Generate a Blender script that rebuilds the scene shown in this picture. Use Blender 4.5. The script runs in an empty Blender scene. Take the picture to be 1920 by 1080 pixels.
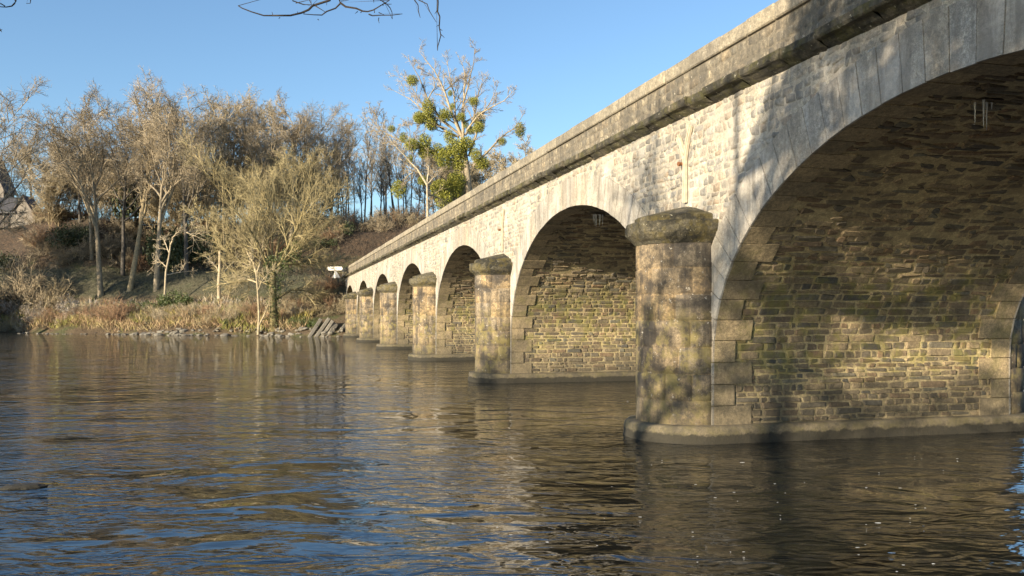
import bpy, math, random
import numpy as np
from mathutils import Vector, Matrix

sc = bpy.context.scene
COL = sc.collection
PI = math.pi
rng = np.random.default_rng(7)
random.seed(7)

# ------------------------------------------------------------------ camera
F = 1650.0                      # focal length in photo pixels (1920 wide)
EYE = 2.75
HOR = 586.0                     # photo row of the horizon
cam_d = bpy.data.cameras.new("camera"); cam = bpy.data.objects.new("camera", cam_d); COL.objects.link(cam)
cam_d.sensor_width = 36; cam_d.lens = 36 * F / 1920
cam_d.shift_y = (HOR - 540) / 1920
cam_d.clip_start = 0.1; cam_d.clip_end = 6000
cam.location = (0, 0, EYE); cam.rotation_euler = (math.radians(90), 0, 0)
sc.camera = cam

# ------------------------------------------------------------------ light
TH = math.atan(448 / F)         # bridge axis, left of the view axis
UX = np.array([-math.sin(TH), math.cos(TH)])    # along the bridge, away
NX = np.array([math.cos(TH), math.sin(TH)])     # across the bridge, to the right
SUN_EL = math.radians(15.5)
_d = 0.85 * NX + 0.52 * UX; _d /= np.linalg.norm(_d)
sun_dir = Vector((_d[0] * math.cos(SUN_EL), _d[1] * math.cos(SUN_EL), -math.sin(SUN_EL)))
sd = bpy.data.lights.new("sun", 'SUN'); sd.energy = 5.0; sd.angle = math.radians(0.5); sd.color = (1.0, 0.83, 0.60)
so = bpy.data.objects.new("sun", sd); COL.objects.link(so); so.rotation_euler = sun_dir.to_track_quat('-Z', 'Y').to_euler()
world = bpy.data.worlds.new("World"); sc.world = world; world.use_nodes = True
wn = world.node_tree; wn.nodes.clear()
sky = wn.nodes.new('ShaderNodeTexSky'); sky.sky_type = 'NISHITA'; sky.sun_disc = False
sky.sun_elevation = SUN_EL; sky.sun_rotation = math.atan2(-_d[0], -_d[1]); sky.air_density = 1.0; sky.dust_density = 0.8; sky.ozone_density = 2.6
SKYT = (.74, .81, .85, 1)
bgn = wn.nodes.new('ShaderNodeBackground'); bgn.inputs[1].default_value = 0.122
won = wn.nodes.new('ShaderNodeOutputWorld'); tint = wn.nodes.new('ShaderNodeMix'); tint.data_type = 'RGBA'; tint.blend_type = 'MULTIPLY'; tint.inputs[0].default_value = 1; tint.inputs[7].default_value = SKYT
wn.links.new(sky.outputs[0], tint.inputs[6]); wn.links.new(tint.outputs[2], bgn.inputs[0]); wn.links.new(bgn.outputs[0], won.inputs[0])
sc.view_settings.view_transform = 'Standard'; sc.view_settings.look = 'None'
sc.view_settings.exposure = 1.12; sc.view_settings.gamma = 1.0

def P(px, py, z):               # a photo position put at its real distance
    return np.array([(px - 960) / F * z, z, EYE + (HOR - py) / F * z])

# ------------------------------------------------------------------ tagging
def tag(o, label=None, cat=None, group=None, kind=None):
    if label: o['label'] = label
    if cat: o['category'] = cat
    if group: o['group'] = group
    if kind: o['kind'] = kind
    return o
def empty(name, loc=(0, 0, 0), rz=0.0, sc_=1.0):
    o = bpy.data.objects.new(name, None); COL.objects.link(o); o.location = tuple(float(v) for v in loc); o.rotation_euler = (0, 0, rz)
    o.scale = (sc_,) * 3 if not hasattr(sc_, '__len__') else tuple(sc_); o.empty_display_size = 0.3
    return o
def inst(name, mesh, parent=None, loc=(0, 0, 0), rz=0.0, sc_=None):
    o = bpy.data.objects.new(name, mesh); COL.objects.link(o); o.parent = parent
    o.location = tuple(float(v) for v in loc); o.rotation_euler = (0, 0, rz)
    if sc_ is not None: o.scale = (sc_,) * 3 if not hasattr(sc_, '__len__') else tuple(sc_)
    return o

# ------------------------------------------------------------------ mesh builder
class MB:
    def __init__(s): s.v = []; s.q = []; s.t = []; s.n = 0
    def add(s, v, q=None, t=None):
        v = np.asarray(v, float).reshape(-1, 3)
        if q is not None and len(q): s.q.append(np.asarray(q, int).reshape(-1, 4) + s.n)
        if t is not None and len(t): s.t.append(np.asarray(t, int).reshape(-1, 3) + s.n)
        s.v.append(v); s.n += len(v)
    def mesh(s, name, mat, smooth=False):
        V = np.concatenate(s.v) if s.v else np.zeros((0, 3))
        Q = np.concatenate(s.q) if s.q else np.zeros((0, 4), int)
        T = np.concatenate(s.t) if s.t else np.zeros((0, 3), int)
        me = bpy.data.meshes.new(name)
        me.vertices.add(len(V)); me.vertices.foreach_set('co', V.astype(np.float32).ravel())
        me.loops.add(Q.size + T.size); me.loops.foreach_set('vertex_index', np.concatenate([Q.ravel(), T.ravel()]).astype(np.int32))
        me.polygons.add(len(Q) + len(T))
        st = np.concatenate([np.arange(len(Q)) * 4, Q.size + np.arange(len(T)) * 3]).astype(np.int32)
        me.polygons.foreach_set('loop_start', st)
        me.polygons.foreach_set('use_smooth', np.full(len(st), smooth))
        me.update(calc_edges=True); me.validate()
        if mat: me.materials.append(mat)
        return me
    def obj(s, name, mat, parent=None, smooth=False, loc=(0, 0, 0), rz=0.0, sc_=None):
        return inst(name, s.mesh(name, mat, smooth), parent, loc, rz, sc_)

def gridfaces(nx, ny):          # verts index i*ny+j
    i, j = np.meshgrid(np.arange(nx - 1), np.arange(ny - 1), indexing='ij')
    a = (i * ny + j).ravel(); return np.stack([a, a + ny, a + ny + 1, a + 1], 1)

HEX = [[0, 1, 3, 2], [4, 6, 7, 5], [0, 4, 5, 1], [2, 3, 7, 6], [0, 2, 6, 4], [1, 5, 7, 3]]
def add_hex(mb, c):             # 8 corners ordered (x,y,z) bits
    mb.add(c, q=HEX)
def add_box(mb, x0, x1, y0, y1, z0, z1, ch=0.0):
    if ch <= 0:
        add_hex(mb, [(x, y, z) for x in (x0, x1) for y in (y0, y1) for z in (z0, z1)]); return
    # box with chamfered edges: rings along z
    v = []; q = []
    def ring(z, i): return [(x0 + i, y0 + ch, z), (x0 + ch, y0 + i, z), (x1 - ch, y0 + i, z), (x1 - i, y0 + ch, z), (x1 - i, y1 - ch, z), (x1 - ch, y1 - i, z), (x0 + ch, y1 - i, z), (x0 + i, y1 - ch, z)]
    R = [ring(z0, ch * .9), ring(z0 + ch, 0), ring(z1 - ch, 0), ring(z1, ch * .9)]
    for r in R: v += r
    for k in range(3):
        for i in range(8):
            j = (i + 1) % 8; q.append((k * 8 + i, k * 8 + j, k * 8 + 8 + j, k * 8 + 8 + i))
    q += [(24, 25, 26, 27), (24, 27, 28, 31), (28, 29, 30, 31), (0, 3, 2, 1), (0, 7, 4, 3), (4, 7, 6, 5)]
    mb.add(v, q=q)

def tubes(mb, pts, rad, ns):    # pts (N,k,3), rad (N,k)
    pts = np.asarray(pts, float); rad = np.asarray(rad, float)
    N, k, _ = pts.shape
    if N == 0: return
    T = np.gradient(pts, axis=1); T /= np.linalg.norm(T, axis=2, keepdims=True) + 1e-9
    m = T.mean(axis=1); m /= np.linalg.norm(m, axis=1, keepdims=True) + 1e-9
    ref = np.where(np.abs(m[:, 2:3]) > 0.8, np.array([[1., 0, 0]]), np.array([[0, 0, 1.]]))[:, None, :]
    A = np.cross(T, np.broadcast_to(ref, T.shape)); A /= np.linalg.norm(A, axis=2, keepdims=True) + 1e-9
    B = np.cross(T, A)
    an = np.arange(ns) * 2 * PI / ns
    V = pts[:, :, None, :] + rad[:, :, None, None] * (np.cos(an)[None, None, :, None] * A[:, :, None, :] + np.sin(an)[None, None, :, None] * B[:, :, None, :])
    base = (np.arange(N) * k * ns)[:, None, None]
    i = np.arange(k - 1)[None, :, None] * ns; j = np.arange(ns)[None, None, :]; j2 = (np.arange(ns) + 1)[None, None, :] % ns
    q = np.stack([base + i + j, base + i + j2, base + i + ns + j2, base + i + ns + j], -1).reshape(-1, 4)
    mb.add(V.reshape(-1, 3), q=q)
def tube(mb, pts, rad, ns=6):
    pts = np.asarray(pts, float)
    if not hasattr(rad, '__len__'): rad = [rad] * len(pts)
    tubes(mb, pts[None], np.asarray(rad)[None], ns)
    # end caps
    for e in (0, -1):
        off = mb.n - len(pts) * ns + (0 if e == 0 else (len(pts) - 1) * ns)
        mb.v.append(pts[e][None]); c = mb.n; mb.n += 1
        mb.t.append(np.array([(c, off + i, off + (i + 1) % ns) for i in range(ns)]))

# ------------------------------------------------------------------ materials
class M:
    def __init__(s, name, rough=0.85):
        s.m = bpy.data.materials.new(name); s.m.use_nodes = True; s.t = s.m.node_tree
        s.b = s.t.nodes['Principled BSDF']; s.b.inputs['Roughness'].default_value = rough
        s.pos = s.n('ShaderNodeNewGeometry'); s.geo = s.pos
    def n(s, ty, **kw):
        x = s.t.nodes.new(ty)
        for k, v in kw.items(): setattr(x, k, v)
        return x
    def l(s, a, b): s.t.links.new(a, b)
    def put(s, inp, v):
        if isinstance(v, bpy.types.NodeSocket): s.l(v, inp)
        else:
            if hasattr(v, '__len__') and len(v) == 3 and inp.type == 'RGBA': v = (*v, 1)
            inp.default_value = v
    def vec(s, scale=(1, 1, 1), rot=(0, 0, 0), src=None):
        mp = s.n('ShaderNodeMapping'); s.put(mp.inputs['Vector'], src or s.pos.outputs['Position'])
        mp.inputs['Scale'].default_value = scale; mp.inputs['Rotation'].default_value = rot; return mp.outputs[0]
    def noise(s, scale, detail=4, rough=.55, vec=None, dist=0.0):
        x = s.n('ShaderNodeTexNoise'); x.inputs['Scale'].default_value = scale; x.inputs['Detail'].default_value = detail
        x.inputs['Roughness'].default_value = rough; x.inputs['Distortion'].default_value = dist
        s.l(vec or s.pos.outputs['Position'], x.inputs['Vector']); return x.outputs['Fac']
    def ramp(s, fac, stops, interp='LINEAR'):
        r = s.n('ShaderNodeValToRGB'); r.color_ramp.interpolation = interp; e = r.color_ramp.elements
        while len(e) < len(stops): e.new(0.5)
        for i, (p, c) in enumerate(stops):
            e[i].position = p
            if not hasattr(c, '__len__'): c = (c, c, c)
            e[i].color = (*c, 1)
        s.put(r.inputs[0], fac); return r.outputs[0]
    def mix(s, fac, a, b, mode='MIX'):
        x = s.n('ShaderNodeMix', data_type='RGBA', blend_type=mode)
        s.put(x.inputs[0], fac); s.put(x.inputs[6], a); s.put(x.inputs[7], b); return x.outputs[2]
    def math(s, op, a, b=0.0, clamp=False):
        x = s.n('ShaderNodeMath', operation=op, use_clamp=clamp); s.put(x.inputs[0], a); s.put(x.inputs[1], b); return x.outputs[0]
    def maprange(s, v, a, b, c=0, d=1):
        x = s.n('ShaderNodeMapRange'); s.put(x.inputs[0], v)
        for i, k in enumerate((a, b, c, d)): x.inputs[i + 1].default_value = k
        return x.outputs[0]
    def z(s):
        x = s.n('ShaderNodeSeparateXYZ'); s.l(s.pos.outputs['Position'], x.inputs[0]); return x.outputs
    def bump(s, h, strength=.5, dist=.02, nrm=None):
        x = s.n('ShaderNodeBump'); x.inputs['Strength'].default_value = strength; x.inputs['Distance'].default_value = dist
        s.put(x.inputs['Height'], h)
        if nrm: s.l(nrm, x.inputs['Normal'])
        s.l(x.outputs[0], s.b.inputs['Normal']); return x.outputs[0]
    def out(s, col):
        s.put(s.b.inputs['Base Color'], col); return s.m

def stone_mat(name, cols, stain=(.10, .09, .07), stain_amt=.6, spot=None, moss=None, moss_amt=0.0, moss_z=(0, 99), damp=True, pale=None, pale_amt=0, bump=.6, bscale=9, streak=0.0, bdist=.03):
    m = M(name, .92)
    rnd = m.geo.outputs['Random Per Island']
    n = len(cols)
    c = m.ramp(rnd, [(i / (n - 1) if n > 1 else 0, k) for i, k in enumerate(cols)])
    c = m.mix(m.maprange(m.noise(14, 6, .65), .25, .75), m.mix(1.0, c, (.48, .48, .48), 'MULTIPLY'), m.mix(1.0, c, (1.42, 1.42, 1.38), 'MULTIPLY'))
    c = m.mix(m.maprange(m.noise(48, 3, .7), .35, .65), m.mix(1.0, c, (.66, .66, .66), 'MULTIPLY'), m.mix(1.0, c, (1.25, 1.25, 1.25), 'MULTIPLY'))
    if pale: c = m.mix(m.math('MULTIPLY', m.ramp(m.noise(.9, 5, .6, m.vec((1, 1, .45))), [(.45, 0), (.62, 1)]), pale_amt), c, pale)
    if streak: c = m.mix(m.math('MULTIPLY', m.ramp(m.noise(3.2, 5, .65, m.vec((1, 1, .12))), [(.46, 0), (.60, 1)]), streak), c, stain)
    c = m.mix(m.math('MULTIPLY', m.ramp(m.noise(.9, 8, .74, dist=.4), [(.47, 0), (.58, 1)]), stain_amt), c, stain)
    c = m.mix(m.math('MULTIPLY', m.ramp(m.noise(3.8, 8, .78, dist=.3), [(.50, 0), (.57, 1)]), stain_amt * .6), c, stain)
    Z = m.z()[2]
    if moss:
        f = m.ramp(m.noise(2.6, 6, .7), [(.47, 0), (.60, 1)])
        zf = m.math('MULTIPLY', m.maprange(Z, moss_z[0] - .5, moss_z[0] + .2), m.maprange(Z, moss_z[1] - .3, moss_z[1] + .5, 1, 0))
        c = m.mix(m.math('MULTIPLY', m.math('MULTIPLY', f, zf), moss_amt), c, moss)
    if spot:
        c = m.mix(m.ramp(m.noise(7.5, 5, .75), [(.63, 0), (.68, 1)]), c, spot)
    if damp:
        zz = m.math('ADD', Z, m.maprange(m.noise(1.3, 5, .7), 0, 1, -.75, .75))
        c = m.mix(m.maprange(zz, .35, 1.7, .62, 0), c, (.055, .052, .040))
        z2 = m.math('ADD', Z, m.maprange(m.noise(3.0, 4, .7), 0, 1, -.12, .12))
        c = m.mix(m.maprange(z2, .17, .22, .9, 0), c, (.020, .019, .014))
    h = m.math('ADD', m.noise(bscale, 8, .68), m.math('MULTIPLY', m.noise(bscale * 5, 3, .6), .35))
    m.bump(h, bump, bdist)
    return m.out(c)

MAT = {}
MAT['ashlar'] = stone_mat('dressed granite', [(.33, .25, .15), (.24, .205, .155), (.40, .29, .155), (.18, .16, .13)], stain=(.042, .038, .034), stain_amt=.85, spot=(.50, .47, .40), moss=(.25, .21, .07), moss_amt=.6, moss_z=(.3, 2.6), bump=.9, streak=.7)
MAT['quoin'] = stone_mat('quoin granite', [(.36, .29, .18), (.27, .22, .14), (.42, .33, .20)], stain=(.08, .07, .055), stain_amt=.45, moss=(.16, .15, .05), moss_amt=.4, moss_z=(1, 4))
MAT['rubble'] = stone_mat('rubble stones', [(.16, .135, .095), (.29, .23, .145), (.085, .085, .080), (.36, .28, .17), (.12, .10, .075), (.24, .165, .10), (.17, .165, .13)], stain=(.065, .056, .042), stain_amt=.45, moss=(.17, .165, .04), moss_amt=.6, moss_z=(1.6, 3.6), spot=None, bump=.9, bscale=7)
MAT['mortar'] = stone_mat('old mortar', [(.46, .38, .22), (.46, .38, .22)], stain=(.17, .14, .09), stain_amt=.6, moss=(.27, .24, .07), moss_amt=.6, moss_z=(1.3, 3.8), bump=.8)
MAT['facade'] = stone_mat('facade rubble', [(.34, .32, .28), (.46, .42, .35), (.16, .16, .155), (.48, .43, .36), (.36, .28, .20), (.22, .215, .20), (.40, .39, .37), (.26, .25, .22), (.50, .46, .39)], stain=(.15, .14, .12), stain_amt=.35, damp=False, pale=(.58, .54, .46), pale_amt=.4, bump=.8, streak=.3)
MAT['facade_mortar'] = stone_mat('facade mortar', [(.46, .42, .34), (.46, .42, .34)], stain=(.24, .215, .18), stain_amt=.4, damp=False, pale=(.60, .57, .51), pale_amt=.5, streak=.35)
MAT['ring'] = stone_mat('voussoir granite', [(.40, .37, .32), (.46, .43, .37), (.36, .35, .33), (.44, .38, .29)], stain=(.17, .155, .13), stain_amt=.38, pale=(.58, .55, .50), pale_amt=.6, streak=.55, bump=.9, bscale=14)
MAT['cornice'] = stone_mat('lichened cornice', [(.17, .15, .105), (.11, .10, .075), (.24, .205, .14)], stain=(.03, .029, .022), stain_amt=.9, spot=(.55, .53, .42), moss=(.10, .095, .02), moss_amt=.5, damp=False, streak=.8, bump=1.0, bdist=.08)
MAT['cap'] = stone_mat('mossy cap stone', [(.15, .135, .095), (.15, .135, .095)], stain=(.024, .023, .016), stain_amt=1.0, spot=(.45, .43, .34), moss=(.15, .12, .03), moss_amt=.5, damp=False, bump=1.0, bscale=6, bdist=.12)
MAT['parapet'] = stone_mat('parapet stone', [(.27, .235, .175), (.34, .295, .215), (.22, .20, .16), (.31, .25, .17)], stain=(.075, .07, .06), stain_amt=.7, spot=(.45, .43, .36), damp=False, streak=.85, bump=.9)
MAT['parapet_mortar'] = stone_mat('parapet joints', [(.19, .165, .125), (.19, .165, .125)], stain=(.09, .085, .07), damp=False)
MAT['coping'] = stone_mat('coping stone', [(.31, .275, .21), (.36, .32, .24), (.27, .245, .20)], stain=(.12, .11, .09), stain_amt=.6, spot=(.48, .46, .39), damp=False, streak=.3, bump=.8)
MAT['dark_joint'] = stone_mat('dark joint', [(.10, .09, .07), (.10, .09, .07)], damp=True)
MAT['plinth'] = stone_mat('plinth stone', [(.27, .22, .14), (.27, .22, .14)], stain=(.06, .052, .035), stain_amt=.85, moss=(.20, .17, .05), moss_amt=.5, bump=.8, bscale=5)

def plain(name, col, rough=.7, nscale=20, amt=.25, metal=0.0):
    m = M(name, rough); m.b.inputs['Metallic'].default_value = metal
    k = m.maprange(m.noise(nscale, 4), .3, .7, 1 - amt, 1 + amt)
    cc = m.n('ShaderNodeCombineColor'); [m.put(cc.inputs[i], k) for i in range(3)]
    return m.out(m.mix(1.0, col, cc.outputs[0], 'MULTIPLY'))
def bark(name, a, b, rough=.9):
    m = M(name, rough)
    c = m.mix(m.geo.outputs['Random Per Island'], a, b)
    return m.out(m.mix(m.maprange(m.noise(3.0, 5, .7), .35, .65), m.mix(1.0, c, (.6, .6, .55), 'MULTIPLY'), m.mix(1.0, c, (1.25, 1.22, 1.15), 'MULTIPLY')))
MAT['bark_tan'] = bark('bark tan', (.36, .29, .18), (.25, .21, .14))
MAT['twig_tan'] = bark('twig tan', (.42, .355, .24), (.27, .235, .165))
MAT['bark_grey'] = bark('bark grey', (.34, .29, .21), (.21, .18, .14))
MAT['twig_grey'] = bark('twig grey', (.39, .33, .24), (.24, .205, .155))
MAT['bark_dark'] = bark('bark dark', (.12, .11, .10), (.08, .075, .07))
MAT['twig_black'] = bark('dark twigs', (.035, .028, .024), (.02, .017, .015))
MAT['bark_olive'] = bark('mossy bark', (.22, .185, .095), (.14, .12, .06))
MAT['twig_olive'] = bark('olive twigs', (.40, .34, .19), (.26, .225, .13))
MAT['twig_pale'] = bark('twig pale', (.48, .42, .32), (.33, .28, .20))
MAT['twig_frost'] = bark('frosted stems', (.50, .47, .44), (.25, .20, .15))
MAT['twig_red'] = bark('reddish stems', (.36, .23, .15), (.28, .19, .12))
MAT['mistletoe'] = bark('mistletoe leaves', (.30, .30, .045), (.17, .19, .03), .6)
MAT['ivy'] = bark('ivy leaves', (.045, .075, .020), (.09, .12, .035), .5)
MAT['evergreen'] = bark('evergreen leaves', (.035, .055, .022), (.065, .085, .03), .6)
MAT['rock'] = stone_mat('shore rock', [(.32, .295, .25), (.17, .16, .14), (.46, .42, .34)], stain=(.10, .09, .07), stain_amt=.5, damp=False)
MAT['white_paint'] = plain('white sign paint', (.80, .79, .76), .5)
MAT['steel'] = plain('grey steel', (.35, .36, .37), .45, metal=.6)
MAT['rust'] = plain('rusty pipe', (.20, .085, .035), .8)
MAT['limewash'] = plain('lime run', (.50, .43, .33), .8, 9, .2)
MAT['slate'] = plain('slate roof', (.055, .055, .06), .6, 6, .35)
MAT['tile'] = plain('brown roof edge', (.06, .045, .042), .7)
MAT['plaster'] = plain('pale render', (.20, .18, .155), .9, 3, .15)
MAT['dark_wood'] = plain('dark boarding', (.06, .05, .045), .8)
MAT['asphalt'] = plain('asphalt', (.055, .055, .055), .9)
MAT['foam'] = plain('foam', (.75, .75, .72), .6)
m = M('icicle ice', .08); m.b.inputs['Transmission Weight'].default_value = .55; m.b.inputs['IOR'].default_value = 1.31
MAT['ice'] = m.out((.85, .90, .93))

# ------------------------------------------------------------------ terrain
SX = [-900, -160, -84, -76, -73.2, -49.6, -30, -22, -18, 0, 48, 120, 900]
SY = [20, 48, 72, 96, 123, 110.7, 103.5, 101, 100, 96, 86, 74, 40]
def wob(x, y):
    return .9 * np.sin(x * .11 + 1.3) * np.cos(y * .09) + .45 * np.sin(x * .31 + y * .17) + .2 * np.sin(x * .83 - y * .6)
def ground(x, y):
    x = np.asarray(x, float); y = np.asarray(y, float)
    t = y - np.interp(x, SX, SY) - .5 * np.sin(x * .35) - .3 * np.sin(x * 1.1)
    th = y - np.interp(x, [-900, -120, -73, -49.6, -30, -22, -18, 0, 48, 120, 900], [230, 136, 124, 110.7, 103.5, 101, 100, 96, 86, 74, 40]) - .5 * np.sin(x * .35)
    low = np.minimum(np.interp(t, [-9, -2, 0, 1, 6, 10, 16], [-2.2, -.8, -.05, .7, 2.3, 3.3, 5.2]), 5.2)
    t = th
    far = np.interp(t, [-9, -2, 0, 1.0, 6, 10, 16, 25, 40, 50, 75, 200, 900], [-2.2, -.8, -.05, .7, 2.3, 3.3, 7.3, 8.9, 16.3, 17.8, 19.2, 23, 30])
    wl_ = np.clip((-60 - x) / 9, 0, 1); far = np.maximum(far, far * (1 - wl_) + wl_ * np.interp(th, [-9, -2, 0, 1, 6, 11, 14, 25, 60], [-2.2, -.8, -.05, .7, 2.5, 5.6, 8.5, 18.6, 19.6]))
    far = np.maximum(far, low)
    # hill lower on the right of the bridge end
    far = far + np.clip((t - 6) / 20, 0, 1) * wob(x, y) * .7
    # road level behind the bridge end
    s = x * UX[0] + y * UX[1]; D = x * NX[0] + y * NX[1]
    w = np.clip((s - 112) / 5, 0, 1) * np.clip((142 - s) / 8, 0, 1) * np.clip(1 - np.maximum(8.4 - D, D - 17.2) / 4, 0, 1)
    far = far * (1 - w) + 7.35 * w
    wl = np.clip(1 - np.abs(s - 124) / 5.5, 0, 1) * np.clip((10 - D) / 3, 0, 1) * np.clip((D + 12) / 8, 0, 1)   # verge leading left
    far = far * (1 - wl) + np.minimum(far, 7.2) * wl
    near = np.interp(6.0 - y + .4 * np.sin(x * .4), [-6, -1, 0, 1.5, 4, 40, 300], [-2.2, -.6, -.02, .8, 1.15, 2.5, 4])
    return np.where(y > 40, far, near)
xs = np.concatenate([np.linspace(-900, -150, 16), np.arange(-145, 60, 1.6), np.linspace(62, 900, 40)])
ys = np.concatenate([np.linspace(-400, -20, 14), np.arange(-16, 12, 1.0), np.linspace(14, 70, 10), np.arange(72, 175, 1.3), np.linspace(178, 1600, 40)])
XX, YY = np.meshgrid(xs, ys, indexing='ij')
mb = MB(); ZZ = ground(XX, YY)
mb.add(np.stack([XX, YY, ZZ], -1), q=gridfaces(len(xs), len(ys)))
m = M('ground cover', .95)
n1 = m.noise(.35, 6, .65); n2 = m.noise(2.2, 6, .7)
c = m.ramp(n1, [(.35, (.085, .060, .035)), (.5, (.13, .095, .055)), (.62, (.075, .085, .03)), (.75, (.16, .13, .075))])
zf = m.math('ADD', m.z()[2], m.maprange(n2, 0, 1, -.9, .9))
lawn = m.math('MULTIPLY', m.maprange(zf, 4.6, 5.4), m.maprange(zf, 9.3, 10.0, 1, 0))
c = m.mix(m.math('MULTIPLY', lawn, .8), c, m.ramp(n2, [(.4, (.040, .045, .022)), (.6, (.10, .10, .065))]))
c = m.mix(m.maprange(zf, 10, 12), c, m.ramp(n2, [(.35, (.035, .028, .02)), (.55, (.075, .052, .034)), (.7, (.13, .085, .05))]))
m.bump(m.noise(1.5, 8, .75), 1.0, .5)
tag(mb.obj('ground', m.out(c), smooth=True), kind='structure')

# ------------------------------------------------------------------ water
m = M('river water', .02)
m.b.inputs['IOR'].default_value = 1.9
m.b.inputs['Specular IOR Level'].default_value = .5
nn = m.noise(.35, 4, .6)
wa = m.noise(.50, 1, .4, m.vec((1, 1.5, 1), (0, 0, .25)), 1.5)
wb = m.noise(1.7, 1.5, .45, m.vec((1, 1.9, 1), (0, 0, -.15)), 1.6)
wc = m.noise(7.5, 2, .55, m.vec((1, 2.2, 1), (0, 0, .1)), .4)
cur = m.maprange(m.noise(.16, 4, .65, m.vec((.6, 1.5, 1)), 1.2), .40, .60, .15, 1.5)
b1 = m.n('ShaderNodeBump'); b1.inputs['Strength'].default_value = 1; b1.inputs['Distance'].default_value = .075; m.l(wa, b1.inputs['Height'])
b2 = m.n('ShaderNodeBump'); b2.inputs['Distance'].default_value = .036; m.l(cur, b2.inputs['Strength']); m.l(wb, b2.inputs['Height']); m.l(b1.outputs[0], b2.inputs['Normal'])
b3 = m.n('ShaderNodeBump'); b3.inputs['Distance'].default_value = .0035; m.l(cur, b3.inputs['Strength']); m.l(wc, b3.inputs['Height']); m.l(b2.outputs[0], b3.inputs['Normal'])
m.l(b3.outputs[0], m.b.inputs['Normal'])
MAT['water'] = m.out(m.ramp(nn, [(.3, (.003, .006, .009)), (.7, (.006, .007, .006))]))
mb = MB(); gx = np.linspace(-900, 900, 61); gy = np.linspace(-8, 300, 31); A, B = np.meshgrid(gx, gy, indexing='ij')
mb.add(np.stack([A, B, A * 0], -1), q=gridfaces(61, 31))
tag(mb.obj('water', MAT['water'], smooth=True), kind='structure')

# ================================================================== BRIDGE (local x = across D, y = along s, z up)
D0, D1 = 9.0, 16.65
PER, S0, PT = 16.4, 16.9, 2.3
AH, BH, SPR = 7.05, 4.35, 1.75      # half span, rise, springing height
NP = 6
bridge = empty('stone_bridge', (0, 0, 0), TH)
tag(bridge, 'long multi-arched stone road bridge with round-nosed piers crossing the river', 'bridge')

# arch profile: y from -AH to AH, arc-length param
def profile():
    pts = [(-AH, z) for z in np.linspace(.2, SPR, 6)[:-1]]
    th = np.linspace(PI, 0, 121); pts += [(AH * math.cos(t), SPR + BH * math.sin(t)) for t in th]
    pts += [(AH, z) for z in np.linspace(SPR, .2, 6)[1:]]
    p = np.array(pts); d = np.linalg.norm(np.diff(p, axis=0), axis=1); L = np.concatenate([[0], np.cumsum(d)])
    tg = np.gradient(p, axis=0); tg /= np.linalg.norm(tg, axis=1, keepdims=True)
    nr = np.stack([tg[:, 1], -tg[:, 0]], 1)         # points into the opening
    return p, L, nr
PRO, PL, PNR = profile(); LT = PL[-1]
def arc(u):
    u = np.asarray(u, float)
    return (np.stack([np.interp(u, PL, PRO[:, 0]), np.interp(u, PL, PRO[:, 1])], -1),
            np.stack([np.interp(u, PL, PNR[:, 0]), np.interp(u, PL, PNR[:, 1])], -1))
def arch_z(y):                                      # intrados height at y (relative to the arch centre)
    y = np.abs(np.asarray(y, float)); return np.where(y < AH, SPR + BH * np.sqrt(np.clip(1 - (y / AH) ** 2, 0, 1)), 0)

def patch(mb, u0, u1, v0, v1, fn, relief, r, nx=5, ny=4, edge=.16, jit=.0, rnd=.12, sink=.012, tilt=.3):
    a = np.concatenate([[-1], np.linspace(-1 + 2 * edge, 1 - 2 * edge, nx - 2), [1]])
    b = np.concatenate([[-1], np.linspace(-1 + 2 * edge, 1 - 2 * edge, ny - 2), [1]])
    A, B = np.meshgrid(a, b, indexing='ij')
    A2 = A * (1 - rnd * B ** 4); B2 = B * (1 - rnd * A ** 4)
    c = r.uniform(-jit, jit, 8)
    ua = u0 + c[0]; ub = u1 + c[1]
    U = (u0 + u1) / 2 + A2 * (u1 - u0) / 2 + (c[2] * A * B + c[3] * B) 
    V = (v0 + v1) / 2 + B2 * (v1 - v0) / 2 + (c[4] * A * B + c[5] * A)
    H = np.full(A.shape, relief) * r.uniform(.65, 1.2) + relief * tilt * (c[6] / (jit + 1e-6) * A + c[7] / (jit + 1e-6) * B) + r.uniform(-.12, .12, A.shape) * relief
    e = (np.abs(A) > .999) | (np.abs(B) > .999); H = np.where(e, -sink, H)
    U = U + r.uniform(-.25, .25, A.shape) * jit * e; V = V + r.uniform(-.25, .25, A.shape) * jit * e
    X = fn(U, V, H)
    mb.add(X.reshape(-1, 3), q=gridfaces(nx, ny))

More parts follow.
